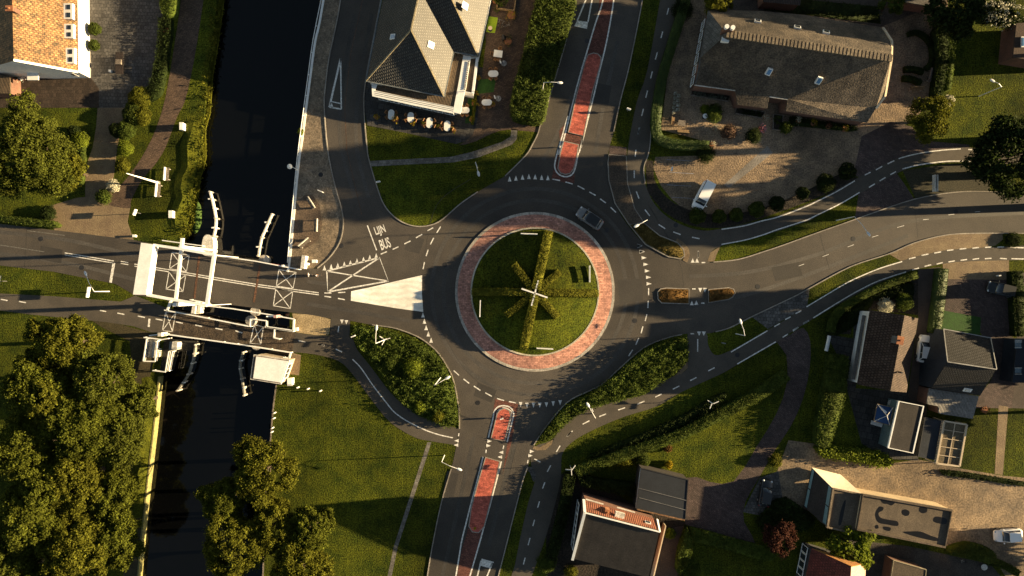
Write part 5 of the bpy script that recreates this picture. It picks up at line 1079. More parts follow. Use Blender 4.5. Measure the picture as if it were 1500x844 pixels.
for i, (x, y, r_, h_, m_, lab) in enumerate([(1034,226,12,1.4,L_dark,'round shrub at the end of the clipped garden hedge'),(1298,448,10,1.2,L_flower,'white flowering shrub at the top of the tiled house'),(1325,443,11,1.3,L_green,'dark green shrub beside the white flowering one'),(1068,193,10,1.3,M('russet leaves', (.1,.05,.03), (.05,.03,.02), 1, island=.3, bump=0),'russet round shrub on the gravel by the farmhouse door'),(1104,199,10,1.4,L_dark,'dark shrub with flowers right of the farmhouse path seat'),(1046,165,12,1.3,L_green,'bushy green shrub beside the round white garden table'),
    (1033,160,6,1.0,L_lime,'pale green small shrub next to the pots in the gravel garden'),(1152,187,8,1.2,L_green,'green shrub by the stone trough near the farmhouse entrance'),(915,675,10,1.1,L_gold,'tufted golden grass clump north of the black roofed garage'),(942,674,9,1.1,L_hedge,'round green shrub next to the golden grass clump'),(978,656,6,.7,L_bronze,'small bronze shrub on the south east lawn, upper one'),(980,681,5,.7,L_yellow,'small yellow bronze shrub on the lawn nearest the black garage roof'),
    (801,824,13,1.4,L_green,'round shrub by the path below the verged house corner'),(836,838,9,1,L_gold,'yellow green shrub at the bottom edge below the verged house'),(1010,834,15,1.4,L_green,'round green shrub at the bottom edge on the dark lawn'),(982,782,7,.9,L_lime,'bright shrub at the corner of the side drive behind the yard screen'),(1136,675,9,1.0,L_gold,'yellow green shrub at the top of the parked black car bay'),(1121,765,12,1.3,L_dark,'dark shrub below the parked black car'),
    (605,539,13,1.9,L_lime,'bright lime shrub standing out in the middle of the west planting bed'),(573,533,9,1.7,L_green,'green shrub left of the bright lime shrub in the planting bed'),(615,597,8,1.5,L_lime,'small bright shrub near the lower edge of the planting bed'),(642,610,8,1.6,L_gold,'golden shrub at the south tip of the west planting bed'),(1000,13,14,1.2,L_dark,'dark shrub at the top edge left of the farmhouse corner'),(440,193,4,.5,L_lime,'tiny lime plant growing on the quay wall edge'),(1200,60,3,.5,L_dark,'d'),
    (1390,147,7,1.2,L_flower,'cream flowering shrub by the lawn hedge below the golden tree top'),(1457,352,1,.3,L_dark,'d'),(1485,352,10,.6,L_dark,'low dark shrub patch on the verge at the right edge')]):
    if lab == 'd': continue
    shrub('shrub', x, y, r_, h_, m_, lab, None, seed=120+i, tight=False, n=int(500+1100*(r_*.1)**2))
# unseen trees added east of the frame, placed and sized to cast shade
for i, (x, y, r_, h_) in enumerate([(1600,-10,60,13),(1620,60,40,12),(1600,290,36,14),(1680,160,50,25),(1640,290,40,15),(1705,222,52,22),(1600,430,20,12),(1620,540,60,7),(1585,610,30,6),(1680,830,40,7),(1600,890,50,7)]):
    T('broadleaf_tree', x, y, r_, h_, L_oak, ['tall tree beyond the right edge %s' % s for s in ('at the top corner','above the sunlit lawn','behind the dark crowned tree','far behind the dark crowned tree','by the bend of the road','furthest and tallest of all','east of the court','east of the glazed outbuilding','east of the slab path','east of the yard','at the lower corner')][i], seed=200+i, n=7000, nc=60, leaf=.9, zf=.68, group='trees beyond the right edge')

# ================================================================ STREET FURNITURE
def lamp(base, ratio_top, head, label, m=lamp_w, group='street lamps'):
    """base: foot pixel; ratio_top: pixel of the pole top; head: pixel of the lamp head"""
    b = W(*base); r0 = math.hypot(base[0]-750, base[1]-422); r1 = math.hypot(ratio_top[0]-750, ratio_top[1]-422)
    h = max(3.5, min(9.5, H * (1 - r0 / max(r1, r0 + .1)))); t = thing('street_lamp', label, 'street lamp', b, group)
    top = Vector((b.x, b.y, h)); hd = W(*head, h); hd.z = h + .25; bm = NB(); mid = top.lerp(hd, .45) + Vector((0, 0, .25))
    tube(bm, [b, b + Vector((0, 0, h * .5)), top], [.08, .06, .045], 8); obj('pole', bm, m, t)
    bm = NB(); tube(bm, [top, mid, hd], .035, 6); obj('arm', bm, m, t)
    d = (hd - top); d.z = 0; rz = math.atan2(d.y, d.x); bm = NB(); ball(bm, hd, (.42, .19, .1), 2)
    bm.transform(Matrix.Translation(hd) @ Matrix.Rotation(rz, 4, 'Z') @ Matrix.Translation(-hd)); obj('lamp_head', bm, m, t); return t
lamp((794,138), (797,121), (820,122), 'lamp post in the tall hedge with its head over the north road')
lamp((699,246), (694.5,238), (701,255), 'lamp post on the small lawn north west of the roundabout')
lamp((1078,489), (1091,492), (1084,471), 'lamp post on the grass triangle below the planted east island')
lamp((1225,323), (1252,319), (1271,343), 'curved lamp post on the strip between the east road and the cycle path')
lamp((651,667), (647,677), (673,687), 'lamp post on the lawn edge beside the south road')
lamp((933,330), (948,322), (932,331), 'lamp post on the yellowed median tip')
lamp((1434,141), (1467,127), (1452,119), 'lamp post with curled arm on the lawn at the right')
lamp((160,427), (138,427), (127,401), 'lamp post on the verge south of the bridge road')
lamp((568,496), (550,502), (552,480), 'lamp post at the top of the west planting bed')
lamp((646,552.5), (637.4,564.8), (656,553), 'lamp post near the kerb of the west planting bed')
lamp((868,606), (868,606), (861,593), 'lamp post on the edge of the long planting bed by the curving cycle path')
# flag mast left
t = thing('flag_mast', 'tall white mast leaning in view over the towpath beside the benches', 'mast', W(232, 268)); p = W(232, 268)
bm = NB(); tube(bm, [p, p + Vector((0,0,4)), p + Vector((0,0,8.3))], [.16, .12, .05], 10); obj('pole', bm, white, t)
bm = NB(); cyl(bm, (p.x, p.y, 0), .3, .25, 12); obj('base', bm, concrete, t)
# roundabout sculpture
cx, cy = XY([C0])[0]; zc = mound(cx, cy)
t = thing('sail_cross', 'white cross shaped ornament on a post at the hub of the roundabout', 'ornament', (cx, cy, zc))
for a, b in (((764,423),(802,436)), ((788.5,411),(778.6,448))):
    bm = NB(); P, Q = W(*a, 3.0), W(*b, 3.0); bar(bm, P, Q, .2, .1); obj('sail', bm, white, t)
bm = NB(); p = W(783.5, 429.5, 3.0); tube(bm, [Vector((p.x, p.y, zc)), p], .09, 8); obj('post', bm, white, t)
# chevron boards
for i, (x, y, rz, lab) in enumerate([(863.5,401.5,90,'white chevron board on the east side of the roundabout island'),(775,343,-2,'white chevron board on the north side of the roundabout island'),(703.5,452,88,'white chevron board on the west side of the roundabout island'),(798,510.5,-3,'white chevron board on the south side of the roundabout island')]):
    p = W(x, y, 1.2); zg = mound(p.x, p.y); t = thing('chevron_board', lab, 'road sign', (p.x, p.y, zg), 'chevron boards on the roundabout')
    d = Vector((math.cos(R(rz)), math.sin(R(rz)), 0))
    for s in (-.75, .75): bm = NB(); tube(bm, [p + d*s - Vector((0,0,1.2-zg)), p + d*s + Vector((0,0,.75))], .035, 6); obj('post', bm, steel, t)
    for z_ in (-.2, .55): bm = NB(); obox(bm, p + Vector((0,0,z_)), (2.4, .1, .4), R(rz)); obj('board', bm, white, t)
# keep-left posts and hub lamp in the island
def signpost(px, py, label, h=2.6, kind='blade', rz=0., m=white, name='traffic_sign', cat='road sign', w=.8):
    p = W(px, py); t = thing(name, label, cat, p); bm = NB(); tube(bm, [p, p + Vector((0,0,h))], .045, 6); obj('post', bm, steel if kind != 'fing' else off_white, t)
    if kind == 'blade': bm = NB(); obox(bm, p + Vector((0, 0, h-.3)), (w, .14, .6), rz); obj('panel', bm, m, t)
    elif kind == 'fing':
        for k, a in enumerate((rz, rz+2.2, rz+3.9)):
            d = Vector((math.cos(a), math.sin(a), 0)); bm = NB(); bar(bm, p + Vector((0,0,h-.25*k)), p + d*.85 + Vector((0,0,h-.25*k)), .08, .2); obj('finger_board', bm, m, t)
    return t
signpost(1037, 587, 'white finger signpost on the lawn above the long hedge', kind='fing', rz=.4, name='finger_signpost', cat='signpost')
signpost(835, 682, 'white finger signpost at the west end of the long hedge', kind='fing', rz=.9, name='finger_signpost', cat='signpost')
signpost(866, 598, 'small white sign at the edge of the long planting bed', h=1.6, rz=2, w=.5)
signpost(568, 496, 'white cross shaped sign in the top of the west planting bed', h=2.8, kind='fing', rz=.3, name='finger_signpost', cat='signpost')
signpost(520, 492, 'small white sign at the north tip of the west planting bed', h=1.4, rz=.4, w=.6)
signpost(141, 428, 'large white sign board on the verge by the bridge road lamp', h=2.2, rz=1.4, w=1.5)
signpost(10, 412, 'white framed sign board on the verge at the left edge', h=2.0, rz=1.35, w=1.5)
signpost(207, 313, 'angled white sign standing in the grass wedge beside the towpath', h=2.0, rz=1.2, w=.9)
signpost(556, 268, 'small white curved sign on the west corner of the roundabout lawn', h=1.3, rz=.2, w=.6)
signpost(475, 283, 'slim white sign on the quay paving by the kerb', h=2.2, rz=-.4, w=.8)
signpost(919, 163, 'small white sign on the verge between north road and cycle path', h=1.5, rz=-.4, w=.6)
signpost(981, 250, 'small white sign standing between the parking bay lines', h=1.6, rz=1.4, w=.6)
signpost(1057, 502, 'thin grey sign on the grass triangle south of the east road', h=1.2, rz=-.2, w=.5, m=steel)
signpost(1339, 244, 'x2', h=.2); 
for o_ in [o for o in bpy.data.objects if o.get('label') == 'x2']:
    for c_ in list(o_.children): bpy.data.objects.remove(c_)
    bpy.data.objects.remove(o_)
signpost(1458, 404, 'small white sign on the sunny strip near the dark estate car', h=1.0, rz=.2, w=.3)
signpost(735, 612, 'small pale sign on the red island south of the roundabout', h=1.1, rz=.3, w=.45)
signpost(696, 772, 'yellow topped bollard at the south tip of the red island', h=.9, rz=.3, w=.3, m=L_yellow, name='bollard', cat='bollard')
signpost(820, 216, 'short white post at the side of the north red island', h=.8, rz=.3, w=.15, name='bollard', cat='bollard')
signpost(1362, 262, 'd3', h=.1)
for o_ in [o for o in bpy.data.objects if o.get('label') == 'd3']:
    for c_ in list(o_.children): bpy.data.objects.remove(c_)
    bpy.data.objects.remove(o_)
t = thing('notice_board', 'long double white board standing on the bare verge by the dark tree', 'board', W(1364, 270))
for dx in (-.12, .22): bm = NB(); obox(bm, W(1364, 270) + Vector((dx, 0, .9)), (.12, 2.4, .7), 0); obj('board', bm, off_white, t)
bm = NB(); obox(bm, W(1364, 270) + Vector((0, 0, .3)), (.4, .12, .6), 0); obj('stand', bm, steel, t)
t = thing('quay_lamp', 'round white lamp globe on the quay handrail', 'lamp', W(436, 249)); p = W(436, 249)
bm = NB(); tube(bm, [p, p + Vector((0,0,2.6))], .05, 6); obj('post', bm, white, t); bm = NB(); ball(bm, p + Vector((-.25,0,2.8)), (.38,.38,.3)); obj('globe', bm, white, t)
# boxes and bollards
def cabinet(px, py, s, label, rz=0., m=white, name='utility_cabinet', cat='cabinet'):
    p = W(px, py); t = thing(name, label, cat, p); bm = NB(); obox(bm, p + Vector((0,0,s[2]/2)), s, rz); obj('body', bm, m, t)
    bm = NB(); obox(bm, p + Vector((0,0,s[2]+.03)), (s[0]+.08, s[1]+.08, .06), rz); obj('lid', bm, m, t)
cabinet(270, 187, (.45, 1.0, .9), 'white utility cabinet on the grass beside the towpath bend')
cabinet(255, 315, (.5, 1.0, 1.0), 'sunlit white cabinet on the grass just north of the bridge')
cabinet(428, 558, (.6, 1.0, 1.1), 'pale cabinet beside the bridge keeper hut on the lawn')
cabinet(452, 387, (.3, .3, .4), 'tiny white box beside the tall control cabinet on the quay'); cabinet(462, 383, (.6, .4, .5), 'small white cube by the golden kerb of the quay corner')
cabinet(435, 482, (.5, .45, .6), 'small white box at the east end of the cycle bridge railing')
cabinet(199, 346, (.35, .3, .5), 'little white box in the corner of the grass wedge by the bridge road')
cabinet(1305, 184, (.5, .8, .6), 'x', name='planter_box') if False else None
cabinet(1248, 178, (.5, .9, .5), 'white trough at the east corner of the farmhouse front', m=off_white, name='trough', cat='trough')
p0 = W(438, 567); bm = NB(); cyl(bm, (0,0,0), .09, .8, 10); cyl(bm, (0,0,.75), .12, .12, 10); b0 = obj('bollard', bm, white, None); b0.location = p0
tag(b0, 'short white bollard, first east of the pale cabinet on the lawn', 'bollard', 'white bollards on the south lawn')
for (x, y, lab) in ((453,569,'short white bollard, second of the three on the lawn east of the hut'),(471,572,'short white bollard furthest east from the bridge keeper hut')): dup(b0, W(x, y), label=lab)
for i, (x, y, lab) in enumerate(((404,604,'uppermost white mooring post on the grassy bank'),(403,612,'second white mooring post from the top on the bank'),(401,626,'third white mooring post from the top on the bank'),(400,632,'lowest white mooring post on the bank'))): dup(b0, W(x, y), label=lab, group='mooring posts on the south bank', sc=.9).name = 'mooring_post'
for i, (x, y, lab) in enumerate(((218,579,'white deck chair on the sunlit strip nearest the steel platform'),(218,599,'second white deck chair on the sunlit strip by the canal'))):
    t = thing('deck_chair', lab, 'chair', W(x, y), 'white chairs on the canal strip'); p = W(x, y)
    bm = NB(); obox(bm, p + Vector((0,0,.4)), (.7,.6,.06), .5); obj('seat', bm, white, t); bm = NB(); obox(bm, p + Vector((-.35,-.15,.65)), (.1,.6,.6), .5); obj('backrest', bm, white, t)
    bm = NB()
    for a in ((-.28,-.25),(.28,-.25),(-.28,.25),(.28,.25)): bar(bm, p + Vector((*a,0)), p + Vector((*a,.4)), .05)
    obj('leg_frame', bm, white, t)
# benches
def bench(px, py, rz, label, L_=1.9, back=True, m=wood_grey, mb=white, group=None, kind='bench'):
    t = thing('park_bench', label, 'bench', (0, 0, 0), group)
    bm = NB()
    for k in range(3): obox(bm, (0, -.14 + .14*k, .45), (L_, .12, .04)); 
    obj('seat', bm, m, t)
    if back: bm = NB(); obox(bm, (0, .28, .72), (L_, .12, .42)); obj('backrest', bm, mb, t)
    for s in (-1, 1): bm = NB(); obox(bm, (s*L_*.4, 0, .22), (.08, .45, .43)); obj('leg', bm, concrete, t)
    t.location = W(px, py); t.rotation_euler = (0, 0, rz); return t
bench(456, 298.5, R(-58), 'grey bench on the quay sitting place, uppermost of three', group='benches on the quay', mb=off_white)
bench(463.5, 330.5, R(-92), 'grey bench on the quay sitting place, middle of three', group='benches on the quay', mb=off_white)
bench(448, 357, R(40), 'grey bench on the quay sitting place, lowest of three and turned to the water', group='benches on the quay', mb=off_white)
bench(247.5, 256, R(86), 'white backed bench on the canal grass, upper of two', group='benches on the west bank')
bench(235, 280, R(84), 'white backed bench at the foot of the mast, lower of two', group='benches on the west bank')
bench(1211, 503, R(78), 'white garden bench on the side terrace of the tiled house', L_=2.3, mb=white, m=white)
bench(1340, 132, R(0), 'wooden picnic bench on the gravel behind the golden tree', L_=1.9, m=wood, mb=wood)
# garden furniture at farmhouse
t = thing('garden_table', 'square wooden garden table in the sunlit corner of the gravel garden', 'table', W(997, 182)); p = W(997, 182)
bm = NB(); obox(bm, p + Vector((0,0,.72)), (1.1,.8,.06), -.1); obj('top', bm, wood_grey, t); bm = NB()
for a in ((-.45,-.3),(.45,-.3),(-.45,.3),(.45,.3)): bar(bm, p + Vector((*a,0)), p + Vector((*a,.7)), .07)
obj('leg_frame', bm, wood_grey, t)
bench(985, 179, R(85), 'wooden armchair bench left of the square garden table', L_=1.2, m=wood, mb=wood); bench(1000, 193, R(175), 'orange brown wooden bench below the square garden table', L_=1.7, m=wood, mb=wood)
def pot(px, py, r_, label, m=terracotta, plant=L_green, h=.4, z=0, group=None):
    p = W(px, py, z); t = thing('flower_pot', label, 'flower pot', p, group); bm = NB(); cyl(bm, p, r_*.6, h, 12, r_*.8); obj('pot', bm, m, t)
    rng = np.random.default_rng(int(px*7+py)); P, d = crown_pts(rng, (0,0,h+.15), r_*.9, r_*.9, r_*.6, 9, 180, r_*.45); link_mesh('plant', mesh_from('plant', leaf_arrays(P, d, .13, rng)), plant, t)
for i in range(9):
    x, y = 988 + (i % 2) * 5 - (i // 3), 138 + i * 3.4
    t_ = pot(x, y, .26, 'white flowering pot, number %s from the top in the column by the clipped hedge' % ('one two three four five six seven eight nine'.split()[i]), white, L_flower, group='white flowering pots')
for i, (x, y, r_, pl, lab) in enumerate([(552,172.5,.4,L_yellow,'yellow plant pot at the west corner of the restaurant front'),(580,175.5,.6,L_yellow,'big yellow plant between the first two oval tables'),(605,181,.4,L_yellow,'yellow plant pot below the second oval table'),(620,183,.4,L_gold,'yellow green pot left of the third oval table'),(643,186,.4,L_gold,'yellow green pot left of the fourth oval table'),(665,192,.4,L_gold,'green pot at the end of the oval table row'),
    (691,176,.45,L_yellow,'bright yellow pot on the corner of the terrace hedge line'),(695,153,.5,L_yellow,'bright yellow pot beside the table against the annex'),(697,139,.35,L_yellow,'yellow pot at the annex corner by the turf rug'),(749,24,.75,L_yellow,'large yellow green plant at the planter frame corner'),(744,62,.7,L_green,'green plant beside the folding menu board'),(701,116,.35,L_yellow,'small yellow pot by the restaurant wall'),(723,155,.4,L_yellow,'yellow pot below the shaded oval table'),(725,3,.5,L_lime,'yellow green pot at the top edge near the restaurant wall'),
    (1119,172,.5,L_flower,'pot of white and orange flowers at the trellis end'),(1113,190,.6,M('mauve flowers', (.3,.2,.4), (.35,.08,.08), 3, island=.4, bump=0),'pot of red and mauve flowers by the russet shrub seat'),(1042,213,.5,L_flower,'white pot cluster at the end of the clipped hedge'),(1046,189,.4,L_flower,'pale pot standing alone on the gravel'),(1440,600,.6,M('orange flowers', (.4,.15,.05), (.15,.1,.03), 2, island=.4, bump=0),'orange flower patch in the bed below the dark roofed house'),(25,122,.5,L_flower,'white flower tub by the lean-to shed, upper one'),(20,133,.5,L_flower,'white flower tub by the lean-to shed, lower one'),(37,115,.5,white,'white flower tub at the canopy door')]):
    pot(x, y, r_, lab, plant=pl)
# terrace tables and chairs
def table(px, py, L_, Wd, rz, label, shape='oval', cloth=white, h=.75, z=0., group='white tables on the restaurant terrace', name='terrace_table'):
    p = W(px, py, z + h); p.z = z; t = thing(name, label, 'table', p, group)
    bm = NB()
    if shape == 'box': obox(bm, p + Vector((0,0,h)), (L_, Wd, .05), rz)
    else:
        n = 28; pts = []
        for k in range(n):
            a = 2*math.pi*k/n; e = .5 if shape == 'oval' else 1
            x, y = math.copysign(abs(math.cos(a))**e, math.cos(a))*L_/2, math.copysign(abs(math.sin(a))**e, math.sin(a))*Wd/2
            if shape == 'oval': x, y = math.cos(a)*Wd/2 + math.copysign((L_-Wd)/2, math.cos(a)), math.sin(a)*Wd/2
            pts.append((p.x + x*math.cos(rz) - y*math.sin(rz), p.y + x*math.sin(rz) + y*math.cos(rz)))
        prism(bm, pts, p.z+h-.04, p.z+h+.01)
    obj('top', bm, cloth, t); bm = NB(); cyl(bm, (p.x, p.y, p.z), .05, h-.04, 8); cyl(bm, (p.x, p.y, p.z), .3, .04, 14); obj('pedestal', bm, dark_steel, t); return p
def mk_chair():
    t = thing('terrace_chair', 'x', 'chair', (0, 0, 0), 'chairs on the restaurant terrace')
    bm = NB(); obox(bm, (0, 0, .44), (.46, .46, .06)); bmesh.ops.bevel(bm, geom=bm.edges[:], offset=.02, segments=1); obj('seat', bm, rattan, t)
    bm = NB(); obox(bm, (0, .24, .68), (.46, .06, .42)); obox(bm, (.24, .05, .6), (.05, .4, .05)); obox(bm, (-.24, .05, .6), (.05, .4, .05)); obj('backrest', bm, rattan, t)
    for a in ((-.2,-.2),(.2,-.2),(-.2,.2),(.2,.2)): bm = NB(); bar(bm, (*a, 0), (*a, .43), .04); obj('leg', bm, dark_steel, t)
    return t
ch0 = mk_chair(); used = [False]; dirs = {0: 'east', 1: 'north', 2: 'west', 3: 'south'}
def chairs(p, tb, spots, mat=None):
    for k, (dx, dy, lab) in enumerate(spots):
        loc = (p.x + dx, p.y + dy, p.z); rz = math.atan2(dy, dx) - math.pi/2; lb = 'rattan chair %s %s' % (lab, tb)
        if not used[0]: ch0.location = loc; ch0.rotation_euler = (0, 0, rz); ch0['label'] = lb; used[0] = True
        else: dup(ch0, loc, rz, lb)
side4 = [(-.62, .35, 'on the upper left of'), (-.62, -.35, 'on the lower left of'), (.62, .35, 'on the upper right of'), (.62, -.35, 'on the lower right of')]
flat4 = [(-.35, .62, 'on the upper left of'), (.35, .62, 'on the upper right of'), (-.35, -.62, 'on the lower left of'), (.35, -.62, 'on the lower right of')]
for x, y, nm in ((573,168,'the first oval table from the west'),(601.5,172,'the second oval table from the west'),(629,180,'the third oval table from the west'),(655,184.5,'the fourth oval table from the west')):
    p = table(x, y, 1.5, .9, R(86), 'white oval table, ' + nm.replace('the ', '', 1).replace(' oval table', '') + ', under the restaurant front'); chairs(p, nm, side4)
p = table(680.5, 161.5, 1.45, .9, 0, 'white oval table against the annex corner'); chairs(p, 'the table at the annex corner', flat4)
p = table(713, 150, 1.5, .9, 0, 'white oval table beside the lower grey parasol foot'); chairs(p, 'the table by the turf rug', flat4)
p = table(722.5, 108, 1.5, .95, 0, 'white oval table between turf rug and brick alley'); chairs(p, 'the oval table above the turf rug', flat4)
p = table(729.6, 78.7, 1.25, 1.0, R(-8), 'white square cornered table highest of the alley tables', 'box'); chairs(p, 'the square cornered table', [(-.85,.1,'west of'),(.3,.78,'north of'),(-.4,-.75,'south west of'),(.1,-.8,'south of')])
p = table(652.3, 95, 1.5, .9, R(80), 'white oval table on the roof terrace of the annex', z=2.95)
bm = NB(); obox(bm, p + Vector((0, 0, .82)), (.3, .35, .12), 0); tag(obj('serving_tray', bm, dark_steel, base=tuple(p)), 'small dark tray lying on the roof terrace table', 'tray')
table(718, 41, .6, .6, 0, 'small round pale table on the lime rug', 'round', cream)
table(1033, 170, .7, .7, 0, 'round white garden table among the gravel garden shrubs', 'round', white, group=None, name='garden_table'); table(1442, 831, .9, .9, 0, 'round pale table at the hedge end in the lower right yard', 'round', off_white, group=None, name='garden_table')
table(1305, 590, .85, .85, 0, 'round grey table between the tiled house and the blue parasol', 'round', off_white, group=None, name='garden_table')
for x, y, lab in ((738,93,'grey closed round parasol base by the square cornered table'),(730,144.5,'grey closed round parasol base by the turf rug table')):
    p = W(x, y); t = thing('parasol_base', lab, 'parasol base', p, 'parasol bases on the terrace'); bm = NB(); cyl(bm, p, .42, .1, 20); obj('disc', bm, M('light grey stone', (.3,.29,.28), None, 2), t); bm = NB(); cyl(bm, p, .04, 1.1, 8); obj('pole', bm, white, t)
    bm = NB(); obox(bm, p + Vector((-.5, 0, .8)), (.18, .5, .12), .3); obj('folded_cloth', bm, white, t)
x = tag(struct('lime_rug', (lambda b: (poly(b, XY([(716,24),(729.5,26),(725,48.5),(712,47)]), z2+.012), b)[1])(NB()), lime), 'lime green outdoor rug beside the restaurant wall', 'rug'); del x['kind']
x = tag(struct('turf_rug', (lambda b: (poly(b, XY([(702,117),(727,114),(723,135),(697,138)]), z2+.012), b)[1])(NB()), rug_green), 'green artificial turf rug between the terrace tables', 'rug'); del x['kind']
x = tag(struct('dark_turf_rug', (lambda b: (poly(b, XY([(686,145),(697,141),(692,180),(681,181)]), z2+.012), b)[1])(NB()), rug_green), 'dark strip of turf beside the annex corner table', 'rug'); del x['kind']
t = thing('folding_board', 'folding menu board standing in the terrace next to the green plant', 'board', W(738, 57)); p = W(738, 57)
for s in (-1, 1): bm = NB(); obox(bm, p + Vector((s*.16, 0, .5)), (.05, .7, 1.0), .2, Matrix.Rotation(-s*.25, 4, 'Y')); obj('panel', bm, cloth_d, t)
t = thing('framed_bed', 'wooden framed planting bed at the top edge of the terrace', 'planter', W(739, 8)); bm = NB(); strip(bm, XY([(728,-10),(757,-10),(753,17),(728,14)]), .25, 0, .45, closed=True); obj('frame', bm, wood, t)
rng = np.random.default_rng(8); P, d = crown_pts(rng, (-.2,.2,.6), 1.1, 1.2, .5, 16, 900, .4); link_mesh('plants', mesh_from('plants', leaf_arrays(P, d, .2, rng)), L_green, t)
# low boundary between terrace and alley
hedge('hedge', smooth([(697,140),(695,160),(692,183)],3), .6, L_gold, 'thin low hedge line between terrace and brick alley', .35, seed=70, leaf=.12, dens=120)
# beds, racks and clutter round the farmhouse
def rack(name, pts, label, cat, n, m2, seed):
    P = [Vector((*p, 0)) for p in XY(pts)]; c = sum(P, Vector()) / len(P); t = thing(name, label, cat, c); bm = NB(); strip(bm, [(p.x, p.y) for p in P], .12, 0, .4, closed=True); obj('frame', bm, wood_grey, t)
    bm = NB(); prism(bm, [(p.x, p.y) for p in P], 0, .3); obj('soil_bed', bm, soil, t)
    rng = np.random.default_rng(seed); u = rng.uniform(.06, .94, (n, 2)); Q = np.array([list(P[0].lerp(P[1], a).lerp(P[3].lerp(P[2], a), b) - c) for a, b in u]); k = rng.integers(0, n, n * 40)
    V = Q[k] + rng.normal(0, .13, (n * 40, 3)) * np.array([1, 1, .5]) + np.array([0, 0, .45]); link_mesh('plants', mesh_from('plants', leaf_arrays(V, np.tile([0, 0, 1.], (len(V), 1)), .12, rng)), m2, t)
rack('planter', [(1013,131),(1068,139),(1066,149),(1011,140)], 'long framed bed of pale succulents under the west farmhouse eaves', 'planter', 34, leafm('grey green succulents', (.16,.18,.14)), 1)
rack('planter', [(1078,158),(1119,165),(1117,174),(1076,167)], 'framed flower bed under the middle thatch overhang', 'planter', 22, L_dark, 2)
rack('planter', [(1132,168),(1146,170),(1144,192),(1131,190)], 'stone edged bed with dark pots beside the farmhouse entrance', 'planter', 8, L_green, 3)
hedge('ground_cover', smooth([(1156,172),(1200,178),(1250,186),(1248,193),(1200,188),(1156,184)],2), .5, L_dark, None, seed=52, leaf=.2, dens=60, kind='stuff', lump=.25)
for i, (x, y, pl, lab) in enumerate([(1168,178,L_flower,'pale flowers nearest the entrance in the bed under the thatch'),(1190,182,L_yellow,'yellow flowers in the middle of the bed under the thatch'),(1212,186,L_red,'reddish flowers in the bed under the thatch'),(1236,190,L_yellow,'yellow flowers at the east end of the bed under the thatch')]): pot(x, y, .5, lab, plant=pl)
hedge('hedge', smooth([(1328,52),(1340,49),(1352,55),(1361,66),(1364,80),(1362,94),(1354,102)],3), .6, L_dark, 'low dark curved hedge round the gravel circle', .7, seed=71, leaf=.16)
hedge('hedge', smooth([(1322,103),(1336,103),(1350,107)],3), .7, L_dark, 'short dark hedge, upper of two beside the curved one', .8, seed=72, leaf=.16)
hedge('hedge', smooth([(1320,116),(1335,118),(1346,124)],3), .7, L_dark, 'short dark hedge, lower of two above the picnic bench', .8, seed=73, leaf=.16)
bench(1361, 112, R(75), 'dark slatted bench between the short hedges and the overgrown hedge', m=wood_grey, mb=wood_grey)
bench(1378, 86, R(20), 'small white bench in the dark overgrown hedge', L_=1.2, m=white, mb=white)
bench(1310, 1000, 0, 'zz') 
for o_ in [o for o in bpy.data.objects if o.get('label') == 'zz']:
    for c_ in list(o_.children): bpy.data.objects.remove(c_)
    bpy.data.objects.remove(o_)
t = thing('picnic_table', 'dark picnic table with pale box on the paved yard by the white house', 'table', W(179, 95)); p = W(179, 95)
bm = NB(); obox(bm, p + Vector((0,0,.74)), (1.1, 3.2, .06), 0); obj('top', bm, M('dark stained wood', (.03,.022,.02), None, 2), t)
bm = NB(); obox(bm, p + Vector((0,0,.35)), (.12, 2.4, .7), 0); obj('stand', bm, MATS['dark stained wood'], t)
bm = NB(); obox(bm, (0,0,.15), (.8,.7,.3), 0); tag(obj('crate', bm, wood_grey, base=None), 'pale grey crate in the middle of the dark picnic table', 'crate').location = p + Vector((0, .1, .77))
bm = NB(); obox(bm, (0,0,.2), (.35,.35,.4), 0); tag(obj('paving_box', bm, white, base=None), 'tiny white box on the paving left of the dark picnic table', 'box').location = W(163, 105)
for x, y, lab in ((1304,611,'long white lounge cushion below the blue parasol'),): 
    t = thing('garden_lounger', lab, 'lounger', W(1282, 620)); p = W(1282, 620); bm = NB(); obox(bm, p + Vector((0,0,.4)), (1.7, .6, .14), -.28); obj('cushion', bm, cloth_w, t); bm = NB(); obox(bm, p + Vector((0,0,.16)), (1.5, .5, .3), -.28); obj('frame', bm, dark_steel, t)
# bicycles
def bicycle():
    t = thing('bicycle', 'x', 'bicycle', (0,0,0), 'bicycles beside the lime rug')
    for s in (-.52, .52):
        bm = NB(); pts = [Vector((s + .33*math.cos(a), 0, .34 + .33*math.sin(a))) for a in [2*math.pi*k/18 for k in range(19)]]; tube(bm, pts, .022, 5); obj('wheel', bm, black, t)
    bm = NB(); A_, B_, C_, D_, E_ = Vector((-.52,0,.34)), Vector((-.05,0,.3)), Vector((-.2,0,.85)), Vector((.38,0,.85)), Vector((.52,0,.34))
    for p, q in ((A_,B_),(A_,C_),(B_,C_),(C_,D_),(B_,D_),(D_,E_)): tube(bm, [p, q], .022, 5)
    obj('frame', bm, steel, t); bm = NB(); tube(bm, [Vector((.3,-.3,1.02)), Vector((.42,0,.98)), Vector((.3,.3,1.02))], .02, 5); obj('handlebar', bm, steel, t)
    bm = NB(); obox(bm, (-.22,0,.94), (.26,.16,.07)); obj('saddle', bm, black, t); return t
bc = bicycle(); bc.location = W(731, 36); bc.rotation_euler = (0,0,R(75)); bc['label'] = 'bicycle parked closest to the lime rug'
dup(bc, W(736, 38), R(68), 'second bicycle away from the lime rug'); dup(bc, W(742, 40), R(10), 'bicycle leaning outward into the brick alley')
dup(bc, W(1406, 819), R(160), 'dark bicycle parked alone on the gravel behind the hall hedge', group='bicycles elsewhere')

